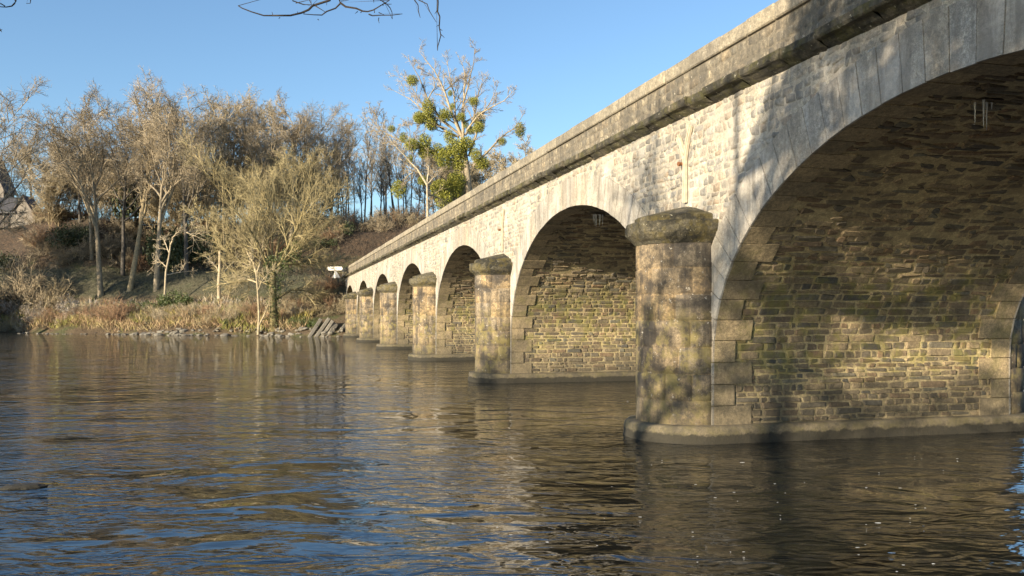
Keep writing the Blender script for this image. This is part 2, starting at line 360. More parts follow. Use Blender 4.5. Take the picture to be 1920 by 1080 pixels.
# ---- vault rubble (shared by the arches), origin at arch centre
def vault_meshes(seed):
    r = np.random.default_rng(seed); mb = MB()
    def fn(U, V, H):
        p, n = arc(U); return np.stack([V, p[..., 0] + n[..., 0] * H, p[..., 1] + n[..., 1] * H], -1)
    nu, nv = 150, 14
    U, V = np.meshgrid(np.linspace(0, LT, nu), np.linspace(D0, D1, nv), indexing='ij')
    base = MB(); base.add(fn(U, V, -.002 + 0 * U).reshape(-1, 3), q=gridfaces(nu, nv))
    u = .05
    while u < LT - .1:
        hgt = r.uniform(.10, .185); mid = u + hgt / 2
        if u + hgt > LT: break
        side = min(mid, LT - mid)                    # distance from the foot
        up = np.clip((side - 3.2) / 3.0, 0, 1)       # higher up: flatter, more smeared
        v = D0 + .42 + r.uniform(0, .2)
        ph = r.uniform(0, 6); am = .012 + .05 * up
        while v < D1 - .5:
            w = r.choice([r.uniform(.15, .3), r.uniform(.3, .75)]) * (1 + .2 * up)
            v1 = min(v + w, D1 - .42)
            if v1 - v > .12 and not (up > .4 and r.random() < .22):
                g = r.uniform(.008, .020) + .006 * up
                du = am * math.sin(v * 1.7 + ph)
                patch(mb, u + g + du, u + hgt - g + du, v + g, v1 - g, fn, r.uniform(.008, .030) * (1 + .3 * up), r, 4, 6, .09, .011 + .028 * up, .06 + .10 * up, .004, .6)
            v = v1
            if r.random() < .12: v += .03
        u += hgt
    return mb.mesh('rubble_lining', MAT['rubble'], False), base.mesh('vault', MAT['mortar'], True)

# ---- facade spandrel, origin at arch centre; faces -x at x = 0 (base), spans y +-PER/2
ZC = 7.18
def spandrel_meshes(seed):
    r = np.random.default_rng(seed); base = MB(); mb = MB()
    yy = np.concatenate([[-PER / 2, -AH - .001], np.linspace(-AH, AH, 81), [AH + .001, PER / 2]])
    zl = np.where(np.abs(yy) > AH, -1.0, arch_z(yy) + .02)
    zl[2] = zl[-3] = SPR
    V = []; 
    for y, z in zip(yy, zl): V += [(0, y, z), (0, y, ZC + .35)]
    q = [(2 * i, 2 * i + 1, 2 * i + 3, 2 * i + 2) for i in range(len(yy) - 1)]
    base.add(V, q=q)
    fn = lambda U, V, H: np.stack([-H, V, U], -1)
    z = 2.9
    while z < ZC:
        h = r.uniform(.11, .22); y = -PER / 2 + r.uniform(0, .15); ph = r.uniform(0, 6)
        while y < PER / 2 - .08:
            w = r.uniform(.13, .42); y1 = min(y + w, PER / 2); ym, zm = (y + y1) / 2, z + h / 2
            ok = (abs(ym) > AH + .1) or zm > float(arch_z(ym)) + .12
            # outside the ring (ellipse offset test)
            if ok:
                e = math.hypot(ym / (AH + .75), (zm - SPR) / (BH + .72)) if zm > SPR else abs(ym) / (AH + .7)
                if e > 1.0 and r.random() > .05:
                    g = r.uniform(.006, .016); dz = .03 * math.sin(y * 2.1 + ph)
                    patch(mb, z + g + dz, z + h - g + dz, y + g, y1 - g, fn, r.uniform(.004, .022), r, 4, 4, .12, .026, .10, .006, .8)
            y = y1
        z += h
    return mb.mesh('facing_stones', MAT['facade'], True), base.mesh('spandrel_wall', MAT['facade_mortar'])

# ---- ring of voussoirs and quoins, same origin as the spandrel
def ring_mesh(seed):
    r = np.random.default_rng(seed); mb = MB(); mq = MB()
    n = 45; u0, u1 = .08, LT - .08; edges = np.linspace(u0, u1, n + 1); edges[1:-1] += r.uniform(-.02, .02, n - 1)
    for i in range(n):
        a, b = edges[i] + .010, edges[i + 1] - .010
        (pa, pb), (na, nb) = arc([a, b])
        side = min((a + b) / 2, LT - (a + b) / 2)
        th = .86 if side > 2.2 else .62
        th += r.uniform(-.015, .015)
        dep = (.52 if i % 2 else .86) + r.uniform(-.04, .04); front = -.028 - r.uniform(0, .012); ins = .045 + r.uniform(-.006, .006)
        pm, nm = arc((a + b) / 2)
        # facade slab
        c = []
        for x in (front, .01):
            for (p, nn_, s_) in ((pa, na, 0), (pb, nb, 0)):
                for k in (ins, -th):
                    c.append((x, p[0] + nn_[0] * k, p[1] + nn_[1] * k))
        add_hex(mb, c)
        # soffit block going into the vault
        c = []
        for x in (-.01, dep):
            for (p, nn_) in ((pa, na), (pb, nb)):
                for k in (ins - .003, -.05):
                    c.append((x, p[0] + nn_[0] * k, p[1] + nn_[1] * k))
        add_hex(mq, c)
    return mb.mesh('arch_ring', MAT['ring']), mq.mesh('soffit_quoins', MAT['quoin'])

VA = [vault_meshes(11), vault_meshes(12)]
SP = [spandrel_meshes(21), spandrel_meshes(22)]
RG = [ring_mesh(31), ring_mesh(32)]
for j in range(7):
    yc = S0 - AH + PER * j
    k = j % 2
    v = inst('vault', VA[k][1], bridge, (0, yc, 0)); inst('rubble_lining', VA[k][0], v)
    for (x, rz) in ((D0, 0.0), (D1, PI)):
        w = inst('spandrel_wall', SP[k][1], bridge, (x, yc, 0), rz); inst('facing_stones', SP[k][0], w)
        g = inst('arch_ring', RG[k][0], bridge, (x, yc, 0), rz); inst('soffit_quoins', RG[k][1], g)

# ---- piers: round noses, caps, plinths
R = PT / 2
def nose_mesh(seed):
    r = np.random.default_rng(seed); mb = MB()
    z0, z1 = .30, 4.28; n = 7; hs = (z1 - z0) / n
    def fn(U, V, H):       # U = angle along the half circle (arc length), V = z
        a = U / R; return np.stack([-(R + H) * np.sin(a), -(R + H) * np.cos(a), V], -1)
    L = PI * R
    a = np.linspace(0, L, 25); zz = np.linspace(-.5, z1, 6); U, V = np.meshgrid(a, zz, indexing='ij')
    mb.add(fn(U, V, -.006 + 0 * U).reshape(-1, 3), q=gridfaces(25, 6))
    for k in range(n):
        z = z0 + k * hs; cuts = [0]; c = (.45 if k % 2 else .8) + r.uniform(-.1, .1)
        while c < L - .3: cuts.append(c); c += r.uniform(.55, 1.05)
        cuts.append(L)
        for a_, b_ in zip(cuts[:-1], cuts[1:]):
            patch(mb, a_ + .008, b_ - .008, z + .008, z + hs - .008, fn, .016, r, 8, 5, .04, .006, .012, .010, .3)
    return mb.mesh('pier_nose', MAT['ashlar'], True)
def cap_mesh(seed):
    r = np.random.default_rng(seed); mb = MB()
    prof = [(R - .05, 4.20), (R + .03, 4.24), (R + .07, 4.30), (R + .15, 4.36), (R + .22, 4.44), (R + .245, 4.50), (R + .25, 4.60), (R + .245, 4.69), (R + .22, 4.715), (R + .03, 4.725), (R + .03, 4.84), (R - .03, 4.87), (.72, 4.97), (.38, 5.06), (.02, 5.13)]
    n = 33; an = np.linspace(0, PI, n); V = []
    nz = r.uniform(-1, 1, (len(prof), n)); nz = (nz + np.roll(nz, 1, 1) + np.roll(nz, 1, 0)) / 3
    for i, (q, z) in enumerate(prof):
        for j_, a in enumerate(an):
            d = nz[i, j_] * .035 * (1 if 2 < i < 8 else .35); V.append((-(q + d) * math.sin(a), -(q + d) * math.cos(a), z + d * .6))
    mb.add(V, q=gridfaces(len(prof), n))
    return mb.mesh('cap', MAT['cap'], False)
def plinth_mesh(seed):
    r = np.random.default_rng(seed); mb = MB()
    RP = R + .27; xa, xb = D0, D1; path = []
    for x in np.linspace(xa, xb, 31)[:-1]: path.append(((x, -RP), (0, -1)))
    for a in np.linspace(0, PI, 25)[:-1]: path.append(((xb + RP * math.sin(a), -RP * math.cos(a)), (math.sin(a), -math.cos(a))))
    for x in np.linspace(xb, xa, 31)[:-1]: path.append(((x, RP), (0, 1)))
    for a in np.linspace(0, PI, 25)[:-1]: path.append(((xa - RP * math.sin(a), RP * math.cos(a)), (-math.sin(a), math.cos(a))))
    n = len(path); lev = [(-1.6, .04), (.0, .03), (.08, .02), (.20, .0), (.30, -.01), (.345, -.045), (.36, -.12), (.365, -.34)]
    V = []
    nz = r.uniform(-1, 1, (len(lev), n)); nz = (nz + np.roll(nz, 1, 1) + np.roll(nz, -1, 1)) / 3
    for i, (z, o) in enumerate(lev):
        for j_, ((x, y), (a, b)) in enumerate(path):
            d = o + nz[i, j_] * .03 * (i < 7); V.append((x + a * d, y + b * d, z + nz[i, j_] * .012))
    q = []
    for i in range(len(lev) - 1):
        for j_ in range(n): k = (j_ + 1) % n; q.append((i * n + j_, i * n + k, (i + 1) * n + k, (i + 1) * n + j_))
    mb.add(V, q=q); return mb.mesh('plinth', MAT['plinth'], True)
NO = [nose_mesh(41), nose_mesh(42), nose_mesh(43)]; CA = [cap_mesh(51), cap_mesh(52), cap_mesh(53)]; PLM = [plinth_mesh(61), plinth_mesh(62)]
for i in range(-1, NP):
    yc = S0 + PER * i + R
    p = inst('pier', NO[i % 3], bridge, (D0, yc, 0))
    inst('cap', CA[i % 3], p)
    o = inst('plinth', PLM[i % 2], p, (-D0, 0, 0))
    p2 = inst('pier', NO[(i + 1) % 3], bridge, (D1, yc, 0), PI)
    inst('cap', CA[(i + 1) % 3], p2)

# ---- parapet, coping, cornice along the whole bridge (and its twin on the far side)
SA, SB = -12.0, 118.0; SM = (SA + SB) / 2
def long_parts():
    r = np.random.default_rng(71)
    wall = MB(); add_box(wall, D0 - .02, D0 + .34, SA, SB - .02, 7.40, 8.16)
    st = MB(); fn = lambda U, V, H: np.stack([D0 - .02 - H, V, U], -1)
    z = 7.47
    for h in (.24, .22, .21):
        y = SA
        while y < SB - .4:
            w = r.uniform(.16, .5); g = r.uniform(.002, .010)
            patch(st, z + g, z + h - g, y + g, y + w - g, fn, r.uniform(.004, .022), r, 4, 4, .16, .022, .14, .008, .6)
            y += w
        z += h
    cop = MB(); y = SA
    while y < SB - .5:
        w = min(r.uniform(.95, 1.45), SB - y); d = r.uniform(-.016, .016); dz = r.uniform(-.014, .014)
        add_box(cop, D0 - .085 + d, D0 + .38, y + .009, y + w - .009, 8.155, 8.47 + dz, .026); y += w
    cor = MB(); y = SA
    while y < SB - .5:
        w = min(r.uniform(.7, 1.5), SB - y); o = r.uniform(.25, .34); e = r.uniform(0, .05)
        prof = [(.0, 7.16), (.06, 7.19), (.11, 7.22), (.17 + e, 7.28), (o - .03, 7.30), (o, 7.335), (o, 7.445), (o - .03, 7.475), (0, 7.50)]
        V = []; ny = 6
        for yy in np.linspace(y + .006, y + w - .006, ny):
            for (a, b) in prof: V.append((D0 - a - (r.uniform(-.012, .012) if a > 0 else 0), yy, b + r.uniform(-.008, .008)))
        k = len(prof); q = gridfaces(ny, k)
        t = [(0, i, i + 1) for i in range(1, k - 1)] + [((ny - 1) * k, (ny - 1) * k + i + 1, (ny - 1) * k + i) for i in range(1, k - 1)]
        cor.add(V, q=q, t=t); y += w
    return wall.mesh('parapet', MAT['parapet_mortar']), st.mesh('parapet_stones', MAT['parapet'], True), cop.mesh('coping', MAT['coping']), cor.mesh('cornice', MAT['cornice'])
W, ST, CP, CR = long_parts()
for (loc, rz) in (((0, 0, 0), 0.0), ((D0 + D1, 2 * SM, 0), PI)):
    a = inst('parapet', W, bridge, loc, rz); inst('parapet_stones', ST, a); inst('coping', CP, a)
    inst('cornice', CR, bridge, loc, rz)
mb = MB(); add_box(mb, D0 + .05, D1 - .05, SA, SB + 14, 7.0, 7.42); mb.obj('roadway', MAT['asphalt'], bridge)
# abutments
s_end = S0 + PER * NP - PT + PT   # foot of the last arch
mb = MB(); add_box(mb, D0 + .02, D1 - .02, s_end + .02, SB + 3, -1, 7.2); add_box(mb, D0 - .14, D0 - .005, s_end + .9, SB, -1, 7.14, .03)
add_box(mb, D0 - .16, D0 + .42, SB - .9, SB + .15, 7.505, 8.52, .03); mb.obj('abutment', MAT['ring'], bridge)
mb = MB(); add_box(mb, D0 + .02, D1 - .02, SA, S0 - AH * 2 - PT - .1, -1, 7.2); mb.obj('abutment', MAT['ring'], bridge)

# weep holes + Y-shaped lime strips + icicles
def strip_y(yc, zb, zt, sc_, label, grp):
    t = empty('wall_drain_channel', (0, 0, 0), TH)
    tag(t, label, 'drain channel', grp)
    t.location = Vector((*(NX * (D0 - .022) + UX * yc), 0))
    zf = zb + (zt - zb) * .56
    def rib(name, pts):
        mb = MB(); pts = np.array(pts); tg = np.gradient(pts, axis=0); tg /= np.linalg.norm(tg, axis=1, keepdims=True)
        nr = np.stack([-tg[:, 1], tg[:, 0]], 1)
        for off, w, h in ((0, .030, .030), (-.042, .018, .060), (.042, .018, .060)):
            V = []
            for p, n_ in zip(pts, nr):
                for x, k in ((.0, -w), (-h, -w), (-h, w), (0, w)): q = p + n_ * (off + k); V.append((x, q[0], q[1]))
            mb.add(V, q=[(i * 4 + a, i * 4 + (a + 1) % 4, i * 4 + 4 + (a + 1) % 4, i * 4 + 4 + a) for i in range(len(pts) - 1) for a in range(4)] + [(0, 1, 2, 3), (len(V) - 4, len(V) - 3, len(V) - 2, len(V) - 1)])
        mb.obj(name, MAT['limewash'], t)
    rib('stem', [(0, zb), (.0, (zb + zf) / 2), (0, zf)])
    rib('arm', [(0, zf + .01), (.07, zf + .2), (.22, zf + .45), (.36, zt - .12)])
    rib('arm', [(0, zf + .015), (-.05, zf + .2), (-.14, zf + .45), (-.28, zt)])
    mb = MB(); tube(mb, [(-.02, .09, zf - .05), (-.15, .09, zf - .06)], .042, 10); tube(mb, [(-.12, .09, zf - .055), (-.155, .09, zf - .06)], .052, 10)
    mb.obj('pipe_stub', MAT['rust'], t)
strip_y(S0 + R + .05, 5.22, 6.90, 1, 'pale Y-shaped lime channel with rusty pipe stub above the nearest pier', 'Y-shaped channels on the spandrels')
strip_y(S0 + R + PER + .05, 5.22, 6.90, 1, 'smaller, farther pale Y-shaped channel above the second pier', 'Y-shaped channels on the spandrels')

def icicles(s, D, zt, label, n, seed):
    r = np.random.default_rng(seed)
    t = empty('icicle_cluster', (*(NX * D + UX * s), zt), TH); tag(t, label, 'icicles', 'icicle clusters under the vaults')
    mb = MB(); V = []
    # ragged dark drain mouth the water comes from
    k = 14
    for a in range(k): q = .2 * r.uniform(.7, 1.2); V.append((q * math.cos(a * 2 * PI / k) * 1.3, q * math.sin(a * 2 * PI / k), -.02 + r.uniform(-.02, .02)))
    for a in range(k): V.append((V[a][0] * .7, V[a][1] * .7, .06))
    mb.add(V, q=[(a, (a + 1) % k, k + (a + 1) % k, k + a) for a in range(k)], t=[(k, k + a, k + a + 1) for a in range(1, k - 1)])
    mb.obj('drain_mouth', MAT['dark_wood'], t)
    for i in range(n):
        L = r.uniform(.12, .45); x, y = r.uniform(-.2, .2), r.uniform(-.14, .14); mb = MB()
        zz = np.linspace(0, -L, 7); tube(mb, [(x + r.uniform(-.004, .004), y, q - .01) for q in zz], [.022, .016, .013, .012, .008, .006, .001], 6)
        mb.obj('icicle', MAT['ice'], t)
icicles(11.2, 10.62, 2.75 + 3.27, 'icicles hanging from dark drain hole in the nearest big vault', 5, 3)
icicles(27.5, 10.4, 2.75 + 3.27, 'icicles hanging from dark drain hole under the second arch', 8, 4)

# ================================================================== TREES
def grow(P0, Dr, L, Rd, k, wander, up, r, taper=.35):
    N = len(P0); pts = np.zeros((N, k, 3)); pts[:, 0] = P0; d = Dr / (np.linalg.norm(Dr, axis=1, keepdims=True) + 1e-9); st = (L / (k - 1))[:, None]
    for i in range(1, k):
        d = d + r.normal(0, wander, (N, 3)); d[:, 2] += up; d /= np.linalg.norm(d, axis=1, keepdims=True) + 1e-9
        pts[:, i] = pts[:, i - 1] + d * st
    rad = Rd[:, None] * np.linspace(1, taper, k)[None, :]
    return pts, rad
def kids(pts, rad, L, m, t0, ang, lr, rr, r, t1=1.0):
    N, k, _ = pts.shape
    t = t0 + (t1 - t0) * (np.arange(m)[None, :] + r.uniform(0, 1, (N, m))) / m
    f = t * (k - 1); i = np.clip(f.astype(int), 0, k - 2); w = (f - i)[..., None]
    n = np.arange(N)[:, None]
    p = pts[n, i] * (1 - w) + pts[n, i + 1] * w; tg = pts[n, i + 1] - pts[n, i]; tg /= np.linalg.norm(tg, axis=2, keepdims=True) + 1e-9
    rd = rad[n, i] * (1 - w[..., 0]) + rad[n, i + 1] * w[..., 0]
    rv = r.normal(0, 1, p.shape); rv -= (rv * tg).sum(2, keepdims=True) * tg; rv /= np.linalg.norm(rv, axis=2, keepdims=True) + 1e-9
    a = r.uniform(ang[0], ang[1], (N, m, 1)); d = tg * np.cos(a) + rv * np.sin(a)
    ll = L[:, None] * lr * (1.15 - .55 * t) * r.uniform(.65, 1.25, (N, m))
    return p.reshape(-1, 3), d.reshape(-1, 3), ll.ravel(), (np.minimum(rd * rr, rd)).ravel()
def resample(pts, k):
    pts = np.asarray(pts, float); d = np.concatenate([[0], np.cumsum(np.linalg.norm(np.diff(pts, axis=0), axis=1))]); t = np.linspace(0, d[-1], k)
    return np.stack([np.interp(t, d, pts[:, i]) for i in range(3)], 1), d[-1]

def tree_meshes(seed, H=28., trunk_h=.45, r0=.38, limbs=7, lean=(0, 0), limb_ang=(.25, .7), limb_len=.55, ms=(7, 7, 7), mats=('bark_grey', 'twig_grey'), up=.05, stems=1, twig_r=.018, forks=None, spread=1.0, wander=.10, angs=(.4, .95), lead=.66):
    r = np.random.default_rng(seed); tr = MB(); cr = MB()
    P0 = r.normal(0, .12 * stems, (stems, 3)); P0[:, 2] = -.4
    D = np.tile([lean[0], lean[1], 1.], (stems, 1)) + (r.normal(0, .16, (stems, 3)) if stems > 1 else 0)
    L0 = np.full(stems, H * .72) * r.uniform(.85, 1.0, stems) if stems > 1 else np.array([H * lead])
    R0 = np.full(stems, r0) * (r.uniform(.6, 1, stems) if stems > 1 else 1)
    p, rad = grow(P0, D, L0, R0, 10, .035, .03, r, .10); tubes(tr, p, rad, 8)
    q, d, l, rr = kids(p, rad, np.full(stems, H * 1.15), limbs, trunk_h, limb_ang, limb_len * spread, .75, r, .98)
    p1, r1 = grow(q, d, l, rr, 8, wander, up, r, .25); tubes(tr, p1, r1, 6)
    q, d, l, rr = kids(p1, r1, l, ms[0], .2, angs, .48, .6, r); p2, r2 = grow(q, d, l, np.maximum(rr, .05), 6, wander * 1.3, up * .8, r, .3); tubes(cr, p2, r2, 4)
    q, d, l, rr = kids(p2, r2, l, ms[1], .15, (.45, 1.15), .50, .6, r); p3, r3 = grow(q, d, l, np.maximum(rr, .028), 4, .24, up * .3, r, .5); tubes(cr, p3, r3, 3)
    q, d, l, rr = kids(p3, r3, l, ms[2], .1, (.5, 1.25), .6, .7, r); p4, r4 = grow(q, d, np.maximum(l, .4), np.full(len(q), twig_r), 3, .35, 0, r, .4); tubes(cr, p4, r4, 3)
    top = np.percentile(np.concatenate(cr.v)[:, 2], 99.7); k = H / top
    for b_ in (tr, cr): b_.v = [v * np.array([k ** .6, k ** .6, k]) for v in b_.v]
    return tr.mesh('trunk', MAT[mats[0]], True), cr.mesh('crown', MAT[mats[1]])
def put_tree(name, protos, x, y, s, rz, label, cat='tree', group=None, sz=1.0, z=None):
    t = empty(name, (x, y, float(ground(x, y)) if z is None else z), rz, (s, s, s * sz)); tag(t, label, cat, group)
    inst('trunk', protos[0], t); inst('crown', protos[1], t); return t

TA = tree_meshes(1, 30, .42, .42, 11, (0.02, 0), (.2, .65), .38, ms=(9, 8, 6), wander=.17)
TB = tree_meshes(2, 32, .45, .44, 11, (.26, 0), (.2, .6), .38, ms=(9, 8, 6), wander=.17, mats=('bark_tan', 'twig_grey'))
TC = tree_meshes(3, 26, .25, .26, 8, (0, 0), (.12, .5), .32, ms=(8, 6, 5), wander=.15, mats=('bark_tan', 'twig_tan'), stems=4)
TD = tree_meshes(4, 24, .32, .19, 17, (.02, 0), (.3, .8), .17, ms=(5, 4, 4), lead=.93, mats=('bark_dark', 'twig_grey'), up=.08)
TE = tree_meshes(5, 28, .38, .36, 11, (-.05, 0), (.25, .9), .40, ms=(9, 8, 7), wander=.17, mats=('bark_dark', 'twig_grey'))
TG = tree_meshes(6, 12, .12, .13, 10, (.05, 0), (.3, .9), .38, ms=(8, 7, 6), mats=('bark_tan', 'twig_tan'), stems=2)

def at(px, z): return (px - 960) / F * z
HN = {'TA': 30, 'TB': 32, 'TC': 26, 'TE': 28}
def topk(protos, px, z, py):      # scale that brings a crown top to the height it has in the photo
    h = [HN[k] for k in HN if globals()[k] is protos][0]
    return (EYE + (HOR - py) / F * z - float(ground(at(px, z), z))) / h
GW = 'tall bare trees of the far bank wood'
def tp(protos, px, z, s, rz, label, group=GW, name='bare_tree', sz=1.0): return put_tree(name, protos, at(px, z), z, s, rz, label, 'tree', group, sz)
tp(TE, -28, 118, topk(TE, -28, 118, 150), .4, 'dark bare tree cut by the left photo edge, its boughs reaching over the house roof')
tp(TC, 112, 150, topk(TC, 112, 150, 262), 0, 'bare tree with several pale thin stems just right of the house')
tp(TA, 62, 168, topk(TA, 62, 168, 240), 2, 'spreading bare tree showing low against the sky behind the shed')
tp(TE, 150, 148, topk(TE, 150, 148, 200), 1.2, 'dark crooked bare tree right of the pale multi-stemmed tree')
tp(TA, 172, 139, topk(TA, 172, 139, 235), .5, 'slim straight trunk rising from the dark slope at left')
tp(TA, 189, 129, topk(TA, 189, 129, 178), 1.0, 'bare tree with thick pale trunk standing at the edge of the shaded lawn')
tp(TE, 228, 137, topk(TE, 228, 137, 165), 3.1, 'tall dark trunk standing behind, between two pale trunks')
tp(TB, 243, 128, topk(TB, 243, 128, 140), 0.0, 'strongly leaning bare tree with pale trunk, tallest crown of the wood')
tp(TA, 293, 126, topk(TA, 293, 126, 170), 3.9, 'slightly leaning tan trunk right of the strongly leaning tree')
tp(TE, 347, 130, topk(TE, 347, 130, 148), 2.2, 'dark upright trunk with heavy boughs in front of the black thicket')
tp(TC, 398, 136, topk(TC, 398, 136, 170), 1.0, 'dense many-stemmed tree with tan crown at the middle of the wood')
tp(TA, 440, 142, topk(TA, 440, 142, 178), 2.5, 'broad tan-crowned tree behind the leafless riverside tree, left side')
tp(TA, 470, 134, topk(TA, 470, 134, 190), 4.4, 'grey bare tree rising just above the riverside tree')
tp(TC, 510, 146, topk(TC, 510, 146, 182), 4.0, 'tan-crowned tree directly behind the riverside tree')
tp(TA, 545, 138, topk(TA, 545, 138, 168), 5.2, 'tall bare tree with open forked top right of the wood centre')
tp(TE, 590, 142, topk(TE, 590, 142, 190), .8, 'dark-limbed bare tree closing the right end of the tall wood')
tp(TA, 622, 150, topk(TA, 622, 150, 218), 2.9, 'lower bare tree at the right shoulder of the wood')
tp(TE, 320, 150, topk(TE, 320, 150, 205), 5.0, 'bare tree set back on the slope between leaning trunk and black thicket')
tp(TA, 262, 152, topk(TA, 262, 152, 205), 5.6, 'bare tree set farthest back, behind the leaning trunk')
r = np.random.default_rng(99)
for k in range(26):     # slender stand on the crest
    px = 625 + k * 6.6 + r.uniform(-9, 9); z = r.uniform(152, 178)
    put_tree('slender_tree', TD, at(px, z), z, r.uniform(.55, 1.08) * .86, r.uniform(0, 6), 'slender dark tree in the close stand on the crest behind the bridge end', 'tree', 'slender trees on the hill crest', r.uniform(.85, 1.15)).rotation_euler = (r.normal(0, .05), r.normal(0, .06), r.uniform(0, 6))
for k in range(22):
    px = 90 + k * 25 + r.uniform(-8, 8); z = r.uniform(142, 168)
    put_tree('understorey_tree', TG, at(px, z), z, r.uniform(.8, 1.25), r.uniform(0, 6), 'small many-twigged bare tree filling the slope beneath the tall wood', 'tree', 'understorey trees on the slope')
for k in range(8):
    px = 810 + k * 26 + r.uniform(-8, 8); z = r.uniform(165, 190)
    put_tree('far_tree', TG, at(px, z), z, r.uniform(1.1, 1.55), r.uniform(0, 6), 'pale far bare treetop above the parapet, ' + ['just left of', 'behind the left boughs of', 'behind the left side of', 'right behind', 'at the right foot of', 'right of', 'farther right of', 'farthest right of'][k] + ' the mistletoe tree', 'tree', 'far trees above the parapet')

# big riverside tree, limbs as in the photo
def px_tree(name, loc, z, trunk, limbs, label, mats, r0, ms, seed, twig_r=.016, lens=(.42, .5, .6), up=.03, depth=2.5, wander=.12, minl=0):
    r = np.random.default_rng(seed); base = np.array(loc); t = empty(name, loc); tag(t, label, 'tree')
    tr = MB(); cr = MB()
    tp_, L = resample([P(x, y, z) - base for x, y in trunk], 8); tubes(tr, tp_[None], np.linspace(r0, r0 * .62, 8)[None], 10)
    PL_, RL, LL = [], [], []
    for pl in limbs:
        w = pl[0]; pts = np.array([P(x, y, z) - base for x, y in pl[1:]]); n = len(pts)
        dy = r.uniform(-depth, depth); pts[:, 1] += np.linspace(0, 1, n) ** 1.3 * dy * 2
        q, L = resample(pts, 9); q[1:] += r.normal(0, .04, (8, 3)); PL_.append(q); LL.append(L); RL.append(np.linspace(w, w * .14, 9))
    PL_ = np.array(PL_); RL = np.array(RL); LL = np.array(LL); tubes(tr, PL_, RL, 7)
    q, d, l, rr = kids(PL_, RL, LL, ms[0], .12, (.4, .95), lens[0], .55, r); l = np.maximum(l, minl); p2, r2 = grow(q, d, l, np.maximum(rr, .028), 6, wander, up, r, .3); tubes(cr, p2, r2, 4)
    q, d, l, rr = kids(p2, r2, l, ms[1], .1, (.4, 1.0), lens[1], .6, r); p3, r3 = grow(q, d, l, np.maximum(rr, .020), 4, wander * 1.3, up, r, .5); tubes(cr, p3, r3, 3)
    q, d, l, rr = kids(p3, r3, l, ms[2], .1, (.4, 1.0), lens[2], .7, r); p4, r4 = grow(q, d, np.maximum(l, .3), np.full(len(q), twig_r), 3, wander * 1.6, up, r, .4); tubes(cr, p4, r4, 3)
    tr.obj('trunk', MAT[mats[0]], t, True); cr.obj('crown', MAT[mats[1]], t)
    return t
zt = 104.5; b = (at(514, zt), zt, .2)
rt = px_tree('riverside_tree', b, zt, [(514, 628), (513, 590), (511, 545), (513, 510)], [
    (.28, (513, 515), (535, 490), (560, 450), (590, 400), (612, 340)), (.22, (512, 520), (500, 470), (492, 410), (488, 350), (492, 300)),
    (.17, (508, 515), (490, 460), (455, 400), (420, 350), (395, 315)), (.2, (515, 510), (520, 440), (530, 380), (540, 320), (545, 290)),
    (.22, (530, 495), (560, 492), (600, 490), (630, 478)), (.13, (505, 530), (470, 500), (430, 480), (385, 455)),
    (.20, (520, 500), (550, 470), (580, 430), (625, 420)), (.10, (506, 535), (465, 520), (420, 520), (390, 535)),
    (.18, (520, 560), (545, 540), (575, 550), (595, 570)), (.13, (512, 500), (505, 430), (460, 360), (440, 320)), (.11, (510, 505), (470, 470), (420, 425), (385, 400)),
    (.2, (528, 490), (565, 420), (590, 360), (580, 310))],
    'big leafless tan riverside tree with ivy on its trunk standing at the waterline', ('bark_olive', 'twig_olive'), .56, (17, 9, 9), 5, .012, (.36, .5, .6), .03, 3.6)
# ivy on its trunk
def leaves(mb, C, Rr, n, size, r, squash=(1, 1, 1), shell=.5):
    d = r.normal(0, 1, (n, 3)); d /= np.linalg.norm(d, axis=1, keepdims=True); q = r.uniform(shell, 1, (n, 1)) ** .6
    p = np.asarray(C) + d * q * Rr * np.array(squash); blades(mb, p, r.normal(0, 1, (n, 3)) + d * .6, size * r.uniform(.6, 1.4, n), size * .45 * r.uniform(.7, 1.3, n), r)
def blades(mb, p, d, L, W, r):
    n = len(p); d = d / (np.linalg.norm(d, axis=1, keepdims=True) + 1e-9); a = np.cross(d, r.normal(0, 1, (n, 3))); a /= np.linalg.norm(a, axis=1, keepdims=True) + 1e-9
    L = np.asarray(L)[:, None]; W = np.asarray(W)[:, None]
    V = np.stack([p - a * W * .3, p + d * L * .5 - a * W * .5, p + d * L, p + d * L * .5 + a * W * .5], 1)
    k = np.arange(n)[:, None] * 4; mb.add(V.reshape(-1, 3), q=k + np.arange(4)[None])
mb = MB(); r = np.random.default_rng(8)
for px, py, q in [(514, 600, .5), (513, 570, .55), (514, 540, .6), (515, 515, .8), (525, 500, .7), (540, 485, .6), (505, 500, .5), (555, 470, .45)]:
    leaves(mb, P(px, py, zt) - np.array(b) + [0, -.1, 0], q * 1.45, 420, .2, r, (1, 1, 1.8), .7)
mb.obj('ivy', MAT['ivy'], rt)
px_tree('slim_riverside_tree', (at(484, 103.5), 103.5, .2), 103.5, [(484, 628), (486, 590), (483, 540), (480, 510)], [
    (.13, (481, 515), (470, 490), (450, 465), (430, 440)), (.12, (481, 515), (490, 470), (480, 430), (478, 400)), (.10, (483, 545), (500, 520), (520, 505)), (.12, (486, 610), (500, 575), (505, 550)), (.1, (482, 530), (450, 520), (425, 528))],
    'slim pale-stemmed tree leaning beside the big riverside tree', ('twig_tan', 'twig_tan'), .16, (7, 6, 5), 9, .014)
px_tree('small_white_tree', (at(310, 119), 119, float(ground(at(310, 119), 119))), 119, [(309, 552), (311, 510), (318, 475), (320, 455)], [
    (.13, (320, 458), (332, 443), (350, 435)), (.09, (350, 436), (352, 425)), (.09, (312, 500), (290, 490), (262, 492)), (.09, (311, 515), (330, 510), (340, 505)), (.08, (318, 475), (300, 450), (285, 440)), (.08, (350, 436), (375, 445), (395, 450))],
    'small twisted white-barked tree growing from the green ivy bank', ('twig_pale', 'twig_pale'), .15, (5, 5, 4), 12, .016)
